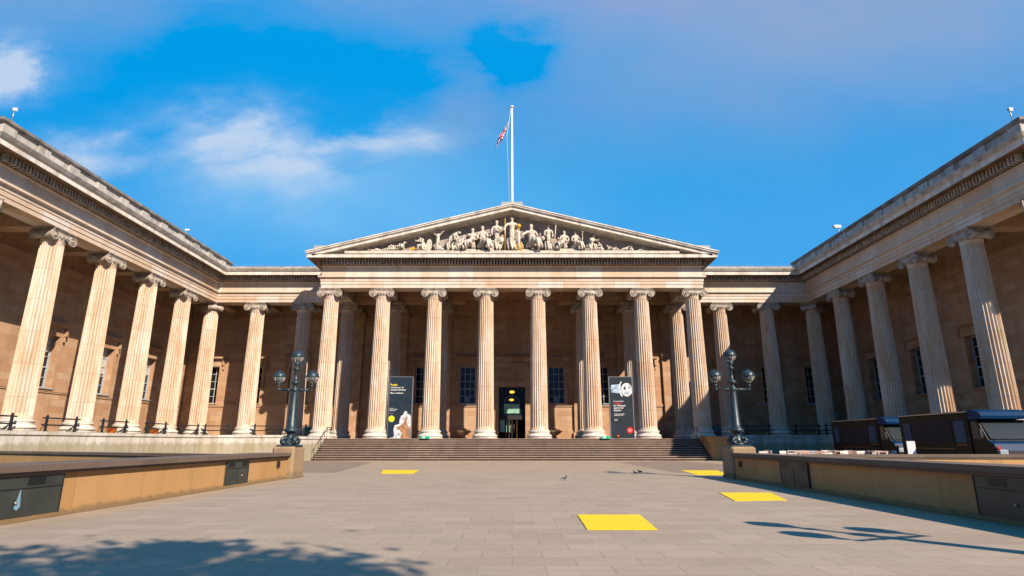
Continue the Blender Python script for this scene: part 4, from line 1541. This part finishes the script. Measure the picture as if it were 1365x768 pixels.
for j in range(nv + 1):
    for i in range(nu + 1):
        u, v = i / nu, j / nv
        # hoist along the pole, fly collapses down and to the left
        fold = math.sin(u * 9.0 + v * 2.0) * .16 * (u + .1)
        x = -u * 0.72 - .12 - (1 - v) * .50 + fold * .45
        z = -(1 - v) * 1.65 - u * 1.35 - math.sin(u * 6) * .05
        y = math.cos(u * 11 + v * 3) * .22 * u
        vs.append((x, y, z))
for j in range(nv):
    for i in range(nu):
        a = j * (nu + 1) + i
        fs.append((a, a + 1, a + nu + 2, a + nu + 1))
        mi.append(union((i + .5) / nu, (j + .5) / nv))
fm = MB().add(vs, fs, True)
me = fm.mesh('union_flag', [M['flag_b'], M['flag_r'], M['flag_w']])
me.polygons.foreach_set('material_index', mi)
fl_ = link('union_flag', me)
fl_.location = (-.15, 58, 35.4)
fl_.scale = (1.3, 1.2, 1.2)
sol = fl_.modifiers.new('thick', 'SOLIDIFY')
sol.thickness = .02
tag(fl_, 'limp red white and blue flag hanging at half mast on the white pole', 'flag')


# ------------------------------------------------------------------ low walls of the lawns
def coping(mb, x0, x1, y0, y1, z):
    mb.box(x0 - .10, x1 + .10, y0, y1, z, z + .07)
    mb.box(x0 - .16, x1 + .16, y0 - .0, y1, z + .07, z + .19)


WT = 0.84
LWX, RWX = -9.25, 9.03
lw = empty('lawn_wall', (LWX, 15, 0), 0, 'long low sandy stone wall left of the forecourt, sunlit, with brown coping', 'wall', 'low lawn walls')
b1 = MB().box(LWX - 1.15, LWX, 2, 25.35, 0, WT)
b1.box(LWX - 1.16, LWX + .05, 2.002, 25.35, 0, .10)
o = b1.build('wall_face', M['sand'], lw); o.location = (-LWX, -15, 0)
b1 = MB(); coping(b1, LWX - 1.15, LWX, 2, 25.35, WT)
o = b1.build('coping', M['cap'], lw); o.location = (-LWX, -15, 0)
rw = empty('lawn_wall', (RWX, 15, 0), 0, 'long low stone wall right of the forecourt, its inner face in shade', 'wall', 'low lawn walls')
b1 = MB().box(RWX, RWX + .65, 6.5, 25.0, 0, WT)
b1.box(RWX - .05, RWX + .66, 6.502, 25.0, 0, .10)
o = b1.build('wall_face', M['sand'], rw); o.location = (-RWX, -15, 0)
b1 = MB(); coping(b1, RWX, RWX + .65, 6.5, 25.0, WT)
o = b1.build('coping', M['cap'], rw); o.location = (-RWX, -15, 0)


def diag_wall(p, q, name, label):
    p, q = Vector(p), Vector(q)
    e_ = empty(name, (p.x, p.y, 0), 0, label, 'wall', 'low lawn walls')
    d = q - p
    mb = MB().sweep([(0, 0), tuple(d)], [(-.5, 0), (0, 0), (0, WT), (-.5, WT)])
    mb.build('wall_face', M['sand'], e_)
    mb = MB().sweep([(0, 0), tuple(d)], [(-.6, WT), (.02, WT), (.02, WT + .06), (.05, WT + .06), (.05, WT + .17), (-.66, WT + .17)])
    mb.build('coping', M['cap'], e_)


diag_wall((-30, 33.5), (-10.4, 22.9), 'back_lawn_wall', 'low sandy wall running behind the left lawn wall towards the left wing')
diag_wall((9.9, 22.8), (30, 22.6), 'back_lawn_wall', 'low sandy wall running behind the right lawn wall below the vans')
gr = MB().add([(-30, 2, .05), (-10.3, 2, .05), (-10.3, 22.6, .05), (-30, 33, .05)], [(0, 1, 2, 3)])
gr.add([(9.9, 2, .05), (30, 2, .05), (30, 22.4, .05), (9.9, 22.5, .05)], [(0, 1, 2, 3)])
o = gr.build('lawn', M['grass'], fix=False)
o['kind'] = 'structure'


# metal panels let into the walls
def panel(x, s, y0, y1, label):
    """s: +1 face looks to +X"""
    p = empty('utility_cabinet', (x, (y0 + y1) / 2, 0), 0, label, 'cabinet', 'dark metal cabinets let into the lawn walls')
    L = (y1 - y0) / 2
    a, b_ = sorted((0, s * .05))
    MB().box(a, b_, -L, L, .10, WT - .01).build('door_panel', M['panel'], p)
    f = MB()
    c, d = sorted((s * .05, s * .062))
    f.box(c, d, -L, L, .60, .615)
    f.box(c, d, -.01, .01, .12, .60)
    f.box(c, d, -L, -L + .02, .10, WT - .01)
    f.box(c, d, L - .02, L, .10, WT - .01)
    f.build('door_seam', M['black'], p)
    for yy in (-L * .6, L * .6):
        v_ = MB()
        for i in range(5):
            v_.box(c, d + s * 0, yy - .22, yy + .22, .66 + i * .03, .675 + i * .03)
        v_.build('vent', M['black'], p)
    MB().sphere((s * .07, L * .35, .36), .03, 8).build('handle', M['steel'], p)
    if y0 < 15 and s > 0:
        q0, q1 = sorted((s * .062, s * .066))
        MB().prism([(L * .38 - .07, .26), (L * .38, .22), (L * .38 + .07, .28), (L * .38 + .05, .40), (L * .38 + .02, .60), (L * .38 - .03, .42)], q0, q1, 'X').build('pale_smear', M['notice'], p)


panel(LWX + .01, 1, 9.2, 12.75, 'large dark green metal cabinet in the left lawn wall, nearest the camera')
panel(LWX + .01, 1, 19.95, 21.6, 'smaller dark green metal cabinet in the left lawn wall near the lamp pedestal')
panel(RWX - .01, -1, 9.2, 12.1, 'large dark metal cabinet in the shaded right lawn wall, nearest the camera')
panel(RWX - .01, -1, 18.8, 20.7, 'smaller dark metal cabinet in the shaded right lawn wall near the lamp pedestal')
for (x, s, lab) in ((LWX, 1, 'small black socket box at the far end of the left lawn wall'), (RWX, -1, 'small black socket box at the far end of the right lawn wall')):
    o = MB().bbox(-.03, .03, -.12, .12, 0, .22, .008).box(-.05, .05, -.05, .05, .05, .15).build('socket_box', M['black'])
    o.location = (x + s * .03, 24.4, .5)
    tag(o, lab, 'socket box', 'socket boxes on the lawn walls')


# ------------------------------------------------------------------ lamps
def pedestal(x0, x1, y0, y1, label):
    p = empty('lamp_pedestal', ((x0 + x1) / 2, (y0 + y1) / 2, 0), 0, label, 'pedestal', 'stone pedestals under the lamps')
    a, b_ = (x1 - x0) / 2, (y1 - y0) / 2
    MB().bbox(-a, a, -b_, b_, 0, 1.27, .07).build('block', M['pedestal'], p)
    MB().bbox(-a - .03, a + .03, -b_ - .03, b_ + .03, 0, .12, .03).build('plinth', M['pedestal'], p)
    return p


pedestal(-9.9, -9.0, 25.36, 26.7, 'sunlit sandy pedestal at the end of the left lawn wall')
pedestal(8.95, 9.95, 25.02, 26.3, 'sandy pedestal at the end of the right lawn wall')
pedestal(8.65, 9.65, 5.3, 6.5, 'sandy pedestal of the lamp just outside the picture on the right')


def make_lamp():
    L = empty('street_lamp', (0, 0, 0), 0)
    b0 = MB()
    b0.bbox(-.42, .42, -.42, .42, 0, .07, .02)
    b0.lathe([(.36, .07), (.34, .14), (.24, .2), (.2, .3), (.17, .42), (.15, .52), (.2, .58)], 20)
    for i in range(4):
        a = math.pi / 4 + i * math.pi / 2
        cx, cy = math.cos(a), math.sin(a)
        b0.sphere((.30 * cx, .30 * cy, .16), .13, 10, .9)
        b0.sphere((.23 * cx, .23 * cy, .33), .10, 10, 1.0)
        b0.tube([(.38 * cx, .38 * cy, .12), (.40 * cx, .40 * cy, .26), (.30 * cx, .30 * cy, .36), (.20 * cx, .20 * cy, .42)], [.06, .07, .06, .05], 8)
    for i in range(4):
        a = i * math.pi / 2
        b0.sphere((.27 * math.cos(a), .27 * math.sin(a), .18), .09, 8)
    b0.build('base', M['lamp'], L)
    pr = [(.15, .56), (.24, .58), (.29, .64), (.29, .70), (.23, .77), (.19, .80), (.21, .84), (.185, .88), (.135, 2.25), (.13, 2.28), (.155, 2.32), (.16, 2.42), (.13, 2.46),
          (.09, 2.5), (.085, 2.58), (.16, 2.62), (.19, 2.66), (.19, 2.70), (.13, 2.76), (.075, 2.8), (.065, 3.18), (.10, 3.21), (.13, 3.25), (.13, 3.29), (.07, 3.33), (.06, 3.40), (.11, 3.46), (.12, 3.52)]
    MB().lathe(pr, 20).build('post', M['lamp'], L)
    ar_ = MB().tube([(-.68, 0, 2.37), (-.3, 0, 2.37), (.3, 0, 2.37), (.68, 0, 2.37)], [.04, .05, .05, .04], 8)
    for s in (-1, 1):
        ar_.tube([(s * .60, 0, 2.37), (s * .70, 0, 2.39), (s * .72, 0, 2.47), (s * .72, 0, 2.56)], .045, 8)
        ar_.lathe([(.05, 2.50), (.10, 2.53), (.06, 2.57), (.06, 2.60), (.13, 2.66)], 12, (s * .72, 0, 0))
        ar_.sphere((s * .72, 0, 2.36), .05, 8)
        ar_.sphere((s * .28, 0, 2.37), .075, 8)
    ar_.build('cross_arm', M['lamp'], L)
    for (x, z) in ((-.72, 2.62), (.72, 2.62), (0, 3.50)):
        R0 = .27
        lt = MB()
        cz = z + R0 + .02
        lt.lathe([(R0 * 1.02, cz), (R0 * 1.1, cz + .015), (R0 * 1.1, cz + .035), (R0 * 1.0, cz + .05)] + [(R0 * math.cos(t), cz + .03 + R0 * .92 * math.sin(t)) for t in [math.pi / 2 * i / 8 for i in range(1, 8)]] + [(.04, cz + R0), (.03, cz + R0 + .05), (.0, cz + R0 + .07)], 24, (x, 0, 0))
        lt_o = lt.build('lantern', M['lamp'], L)
        gl = MB().lathe([(.05, cz - R0 * .98)] + [(R0 * .97 * math.cos(t), cz + R0 * .97 * math.sin(t)) for t in [-math.pi / 2 + math.pi / 2 * i / 8 for i in range(1, 9)]], 20, (x, 0, 0))
        gl.build('glass_globe', M['globe'], lt_o)
        cg = MB()
        for i in range(8):
            a = 2 * math.pi * i / 8
            cg.tube([(x + R0 * .99 * math.cos(t) * math.cos(a), R0 * .99 * math.cos(t) * math.sin(a), cz + R0 * .99 * math.sin(t)) for t in [-math.pi / 2 * .85 * q / 5 for q in range(6)]], .009, 5)
        cg.lathe([(R0 * .5, cz - R0 * .9), (R0 * .4, cz - R0 * 1.02), (.06, cz - R0 * 1.05)], 14, (x, 0, 0))
        cg.build('cage', M['lamp'], lt_o)
        MB().lathe([(.05, cz - .17), (.07, cz - .1), (.07, cz), (.03, cz + .03)], 10, (x, 0, 0)).build('burner', M['wpaint'], lt_o)
    return L


lamp0 = make_lamp()
lamp0.location = (-9.42, 26.0, 1.27)
tag(lamp0, 'three-globe cast iron lamp on the pedestal left of the steps', 'street lamp', 'three-globe lamps on the lawn wall pedestals')
l2 = copy_tree(lamp0, None, (9.45, 25.65, 1.27))
tag(l2, 'three-globe cast iron lamp on the pedestal right of the steps', 'street lamp', 'three-globe lamps on the lawn wall pedestals')
l3 = copy_tree(lamp0, None, (9.15, 5.9, 1.27), R(20))
tag(l3, 'three-globe lamp just outside the right edge that throws the long lamp shadow', 'street lamp', 'three-globe lamps on the lawn wall pedestals')

# ------------------------------------------------------------------ yellow sheets and birds on the forecourt
for (pts, lab) in (
        ([(1.34, 12.92), (2.62, 12.92), (2.47, 10.79), (1.28, 10.79)], 'largest and nearest yellow square mat on the paving right of centre'),
        ([(6.1, 18.4), (7.6, 18.4), (7.05, 16.1), (5.65, 15.9)], 'yellow mat on the paving beside the right lawn wall'),
        ([(-6.89, 33.0), (-4.97, 33.0), (-4.66, 29.4), (-6.2, 29.4)], 'yellow mat on the paving left of centre, far from the camera'),
        ([(8.9, 32.6), (10.8, 32.6), (9.9, 28.2), (8.4, 28.2)], 'farthest yellow mat, on the right beyond the right lamp')):
    mb = MB().prism([(p[0], p[1]) for p in pts], .004, .016, 'Z')
    tag(mb.build('yellow_mat', M['yellow']), lab, 'mat', 'yellow mats lying on the forecourt')


def bird(x, y, rz, lab, mat, name, z=0.0, sc=1.0, grp='pigeons on the forecourt'):
    b0 = MB()
    b0.sphere((0, 0, .13), .075, 12, .85, 1.75, .9)
    b0.sphere((.13, 0, .24), .036, 8)
    b0.tube([(.09, 0, .15), (.12, 0, .2), (.13, 0, .24)], [.05, .035, .03], 8)
    b0.tube([(.15, 0, .24), (.195, 0, .23)], [.014, .003], 6)
    b0.prism([(-.10, .12), (-.26, .07), (-.26, .09), (-.08, .17)], -.035, .035)
    for s in (-1, 1):
        b0.tube([(.01, s * .03, .08), (.015, s * .03, 0)], .008, 5)
        b0.tube([(-.01, s * .03, .004), (.05, s * .03, .004)], .006, 5)
        b0.prism([(.06, .15), (.0, .18), (-.17, .10), (-.05, .09)], s * .06 - .008, s * .06 + .008)
    o = b0.build(name, mat)
    o.location = (x, y, z)
    o.rotation_euler = (0, 0, rz)
    o.scale = (sc,) * 3
    tag(o, lab, 'bird', grp)
    return o


bird(2.06, 24.4, R(20), 'dark pigeon alone on the paving near the centre', M['bird'], 'pigeon', sc=.68, grp='pigeons on the paving')
bird(5.75, 28.9, R(160), 'dark pigeon, left bird of the pair on the paving right of centre', M['bird'], 'pigeon', sc=.68, grp='pigeons on the paving')
bird(6.15, 29.8, R(200), 'dark pigeon, right bird of the pair on the paving right of centre', M['bird'], 'pigeon', sc=.68, grp='pigeons on the paving')

# ------------------------------------------------------------------ cameras on the parapet
for s in (-1, 1):
    cmx = empty('security_camera', (s * (XC - .75), D2 - 27.85, ZS + 4.96), 0, 'security camera on a short post at the %s wing parapet corner' % sd[s], 'camera', 'cameras on the wing parapets')
    cmx.scale = (.5, .5, .75)
    MB().tube([(0, 0, 0), (0, 0, .9)], .06, 8).sphere((0, 0, .5), .12, 8).build('post', M['steel'], cmx)
    MB().bbox(-.14, .34, -.12, .12, .92, 1.16, .03).box(-.18, .40, -.15, .15, 1.16, 1.19).build('housing', M['wpaint'], cmx)
    MB().lathe([(.08, 0), (.09, .08), (.03, .1)], 10, (-.24, 0, 1.03), axis='X').build('lens', M['black'], cmx)
sa = MB().tube([(0, 0, 0), (0, 0, .55)], .03, 6).bbox(-.45, .2, -.14, .14, .50, .78, .05)
sa.tube([(-.5, 0, .62), (-.2, 0, .72)], [.16, .10], 8)
o = sa.build('roof_floodlight', M['wpaint'])
o.location = (XC - .6, 52.3, ZS + 4.96)
tag(o, 'small white floodlight on the right wing parapet', 'floodlight', 'floodlights on the parapets')
o2 = o.copy()
C.objects.link(o2)
o2.location = (-XC + .6, 52.5, ZS + 4.96)
o2.rotation_euler = (0, 0, R(180))
o2.scale = (.6, .6, .6)
tag(o2, 'tiny white floodlight on the left wing parapet', 'floodlight', 'floodlights on the parapets')
# bird spikes along the flank blocking course
bs = MB()
for s in (-1, 1):
    x = 18.2
    while x < XC - 1:
        bs.tube([(s * x, D2 - .85, ZS + 3.84), (s * x, D2 - .9, ZS + 4.02)], .012, 3)
        x += .16
o = bs.build('bird_spikes', M['lead'])
o['kind'] = 'stuff'
tag(o, 'thin bristling bird spikes along the low roofline beside the pediment', 'bird spikes')
o['kind'] = 'stuff'


# ------------------------------------------------------------------ vans
def make_van(rear):
    v = empty('food_van', (0, 0, 0), 0)
    W, L, H = 2.3, 7.0, 2.92
    # side profile, y forward negative (front at y=-L/2)
    f = -L / 2
    body = [(f + 1.5, .45), (L / 2, .45), (L / 2, H - .08), (L / 2 - .15, H), (f + 1.55, H), (f + 1.5, H - .1)]
    MB().prism(body, -W / 2, W / 2, 'X').build('body', M['van'], v)
    cab = [(f + .02, .45), (f + 1.495, .45), (f + 1.495, 2.48), (f + .95, 2.48), (f + .42, 1.52), (f + .12, 1.36), (f + .02, 1.1)]
    MB().prism(cab, -W / 2 + .04, W / 2 - .04, 'X').build('cab', M['van'], v)
    hood = [(f + .62, 2.52), (f + 1.49, 2.50), (f + 1.49, H + .02), (f + 1.2, H + .05), (f + .72, H - .08), (f + .58, 2.66)]
    MB().prism(hood, -W / 2 + .02, W / 2 - .02, 'X').build('roof_fairing', M['van_blue'], v)
    MB().prism([(f - .005, 1.08), (f + .10, 1.375), (f + .42, 1.535), (f + .40, 1.50), (f + .13, 1.34), (f + .03, 1.06)], -W / 2 + .03, W / 2 - .03, 'X').build('bonnet', M['van_blue'], v)
    ws = [(f + .44, 1.60), (f + .92, 2.44), (f + .90, 2.45), (f + .38, 1.60)]
    MB().prism(ws, -W / 2 + .14, W / 2 - .14, 'X').build('windscreen', M['screen'], v)
    for s in (-1, 1):
        a, b_ = sorted((s * (W / 2 - .045), s * (W / 2 - .03)))
        MB().prism([(f + .62, 1.60), (f + 1.35, 1.60), (f + 1.35, 2.38), (f + 1.02, 2.38)], a, b_, 'X').build('side_window', M['screen'], v)
        mr = MB().tube([(s * (W / 2 - .05), f + .6, 1.75), (s * (W / 2 + .16), f + .55, 1.85)], .02, 6)
        mr.bbox(*sorted((s * (W / 2 + .10), s * (W / 2 + .24))), f + .48, f + .60, 1.68, 2.05, .02)
        mr.build('wing_mirror', M['black'], v)
        h_ = MB().bbox(s * .82 - .2, s * .82 + .2, f - .03, f + .1, .88, 1.12, .03)
        h_.build('headlight', M['chrome'], v)
        h_ = MB().bbox(s * 1.02 - .08, s * 1.02 + .08, f - .035, f + .1, 1.14, 1.24, .02)
        h_.build('indicator', M['red_lamp'], v)
        for yy in (f + .95, L / 2 - 1.3):
            wl = MB().lathe([(.12, 0), (.34, 0), (.38, .04), (.38, .2), (.34, .24), (.1, .24)], 22, (s * (W / 2 - .02) - (.22 if s > 0 else .02), yy, .38), axis='X')
            w_o = wl.build('wheel', M['rubber'], v)
            MB().lathe([(.04, -.012), (.2, -.01), (.22, .01), (.22, .05)] if s < 0 else [(.22, .19), (.22, .23), (.2, .255), (.04, .26)], 16, (s * (W / 2 - .02) - (.22 if s > 0 else .02), yy, .38), axis='X').build('rim', M['steel'], w_o)
    MB().bbox(-W / 2, W / 2, f - .12, f + .1, .38, .72, .04).build('bumper', M['black'], v)
    MB().box(-.6, .6, f - .02, f + .05, .8, 1.08).build('grille', M['black'], v)
    MB().box(-.26, .26, f - .135, f - .115, .50, .62).build('number_plate', M['wpaint'], v)
    MB().box(-W / 2 + .25, W / 2 - .25, f + .30, f + .34, 1.50, 1.56).build('wiper', M['black'], v)
    # serving side (both sides)
    for s in (-1, 1):
        x0, x1 = sorted((s * W / 2, s * (W / 2 + .02)))
        MB().box(x0, x1, f + 2.7, L / 2 - 1.15, 1.45, 2.5).build('serving_hatch', M['van_panel'], v)
        for (y0, y1) in ((f + 1.75, f + 2.5), (L / 2 - .95, L / 2 - .35)):
            MB().box(x0, x1, y0, y1, 1.42, 2.46).build('window_panel', M['van_win'], v)
        x0, x1 = sorted((s * W / 2, s * (W / 2 + .03)))
        tr_ = MB()
        for z in (.78, 1.12):
            tr_.box(x0, x1, f + 2.7, L / 2 - 1.1, z, z + .035)
        for z in (.8, 1.3):
            tr_.box(x0, x1, f + 1.75, f + 2.45, z, z + .04)
        tr_.build('trim_strip', M['bronze'], v)
    rf = MB().box(-W / 2 - .03, W / 2 + .03, f + 1.5, L / 2 + .02, H - .06, H - .02)
    rf.build('roof_gutter', M['steel'], v)
    return v


van0 = make_van(False)
van0.location = (23.3, 31.4, 0)
van0.rotation_euler = (0, 0, R(-2))
tag(van0, 'black food van with sky-blue sheen facing the camera by the right wing, nearer one', 'van', 'food vans parked by the right wing')
van1 = copy_tree(van0, None, (24.1, 40.2, 0), R(0))
tag(van1, 'dark food van parked behind the nearer one', 'van', 'food vans parked by the right wing')
ab = empty('menu_board', (20.3, 31.2, 0), R(-12), 'narrow white menu board standing in front of the gap between the two vans', 'board')
MB().box(-.19, .19, -.03, .03, .75, 1.50).build('panel', M['wpaint'], ab)
for s in (-1, 1):
    MB().tube([(s * .15, 0, 0), (s * .15, 0, .8)], .02, 6).build('leg', M['steel'], ab)


# ------------------------------------------------------------------ cafe chairs and tables beyond the right lawn
def make_chair(mat):
    c = empty('garden_chair', (0, 0, 0), 0)
    MB().bbox(-.22, .22, -.22, .22, .43, .46, .01).build('seat', mat, c)
    b_ = MB()
    for z in (.62, .75, .88):
        b_.box(-.22, .22, .215, .24, z, z + .105)
    b_.build('backrest', mat, c)
    for (x, y, h) in ((-.2, -.2, .43), (.2, -.2, .43), (-.2, .22, 1.0), (.2, .22, 1.0)):
        MB().tube([(x, y, 0), (x, y, h)], .016, 6).build('leg', M['steel'], c)
    return c


def make_table(mat):
    c = empty('cafe_table', (0, 0, 0), 0)
    MB().bbox(-.38, .38, -.38, .38, .93, .985, .012).build('tabletop', mat, c)
    MB().tube([(0, 0, .03), (0, 0, .93)], .035, 8).build('pedestal', M['steel'], c)
    MB().lathe([(.26, 0), (.25, .03), (.05, .05)], 16).build('foot', M['steel'], c)
    return c


ch_w, ch_p, tb_w = make_chair(M['cloth']), make_chair(M['pink']), make_table(M['pink'])
ordw = ['first', 'second', 'third', 'fourth', 'fifth', 'sixth', 'seventh', 'eighth', 'ninth', 'tenth', 'eleventh', 'twelfth', 'thirteenth', 'fourteenth', 'fifteenth', 'sixteenth']
cnt = {0: 0, 1: 0}
for i in range(24):
    pxx = 1013 + i * 7.4
    yy = 33.0 + (i * 5 % 7) * .62
    kk = 1 if i % 3 == 1 else 0
    src_ = (ch_w, ch_p)[kk]
    o = src_ if cnt[kk] == 0 else copy_tree(src_)
    o.location = ((pxx - 682.5) / FPX * yy * .975, yy, 0)
    o.rotation_euler = (0, 0, R(random.choice((180, 165, 200, 150, 90, 185))))
    tag(o, '%s cafe chair beyond the right wall, %s %s one from the left' % (('white', 'pinkish')[kk], ordw[cnt[kk]], ('white', 'pinkish')[kk]), 'chair', 'cafe chairs beyond the right lawn')
    cnt[kk] += 1
for i, (x, y) in enumerate(((15.0, 32.2), (16.6, 35.3), (18.0, 33.9), (19.6, 33.0), (21.0, 35.0))):
    o = tb_w if i == 0 else copy_tree(tb_w)
    o.location = (x, y, 0)
    tag(o, 'pinkish cafe table above the right lawn wall, %s from the left' % ordw[i], 'table', 'cafe tables beyond the right lawn')


# ------------------------------------------------------------------ tree behind the camera (its shade falls on the forecourt)
def make_tree(x, y, h0, h1, rad, label, seed, nleaf=9000):
    rnd = random.Random(seed)
    t = empty('plane_tree', (x, y, 0), 0, label, 'tree', 'trees behind the viewpoint')
    tk = MB()
    tk.tube([(0, 0, 0), (.1, 0, 1.2), (0, .1, h0 * .8), (.1, 0, h0 + 1.5), (0, 0, h1 - 2.5)], [.48, .38, .3, .22, .06], 10)
    clumps = []
    for i in range(26):
        a = rnd.uniform(0, 6.28)
        z = rnd.uniform(h0, h1 - .8)
        rr = rad * math.sqrt(max(.08, 1 - ((z - (h0 + h1) / 2) / ((h1 - h0) / 2 + .6)) ** 2)) * rnd.uniform(.35, 1.0)
        c = Vector((rr * math.cos(a), rr * math.sin(a), z))
        clumps.append((c, rnd.uniform(.7, 1.5)))
        tk.tube([(0, 0, max(2.5, z - 2.2)), (c.x * .5, c.y * .5, z - .8), tuple(c)], [.12, .07, .02], 6)
    tk.build('trunk', M['bark'], t)
    lf_ = MB()
    for i in range(nleaf):
        c, r = rnd.choice(clumps)
        d = Vector((rnd.gauss(0, 1), rnd.gauss(0, 1), rnd.gauss(0, .7)))
        p = c + d * r * .5
        u = Vector((rnd.uniform(-1, 1), rnd.uniform(-1, 1), rnd.uniform(-1, 1))).normalized() * rnd.uniform(.09, .17)
        v = u.cross(Vector((rnd.uniform(-1, 1), rnd.uniform(-1, 1), 1))).normalized() * rnd.uniform(.07, .13)
        lf_.add([p - u, p - v, p + u, p + v], [(0, 1, 2, 3)])
    lf_.build('crown', M['leaf'], t, fix=False)
    return t


make_tree(6.4, -6.9, 5.5, 14.2, 3.5, 'broad leafy tree standing behind and right of the viewpoint', 3, 14000)
make_tree(-0.2, -7.0, 6.0, 14.0, 3.5, 'broad leafy tree standing directly behind the viewpoint', 5, 14000)


# scale every linked base colour a little darker, to cut bounced light
for mt in bpy.data.materials:
    if not mt.use_nodes or mt.name in ('lit lamp', 'yellow sheet'):
        continue
    bs_ = mt.node_tree.nodes.get('Principled BSDF')
    if bs_ and bs_.inputs['Base Color'].is_linked:
        src = bs_.inputs['Base Color'].links[0].from_socket
        hv = mt.node_tree.nodes.new('ShaderNodeHueSaturation')
        hv.inputs['Value'].default_value = 0.84
        hv.inputs['Saturation'].default_value = 1.04
        mt.node_tree.links.new(src, hv.inputs['Color'])
        mt.node_tree.links.new(hv.outputs[0], bs_.inputs['Base Color'])
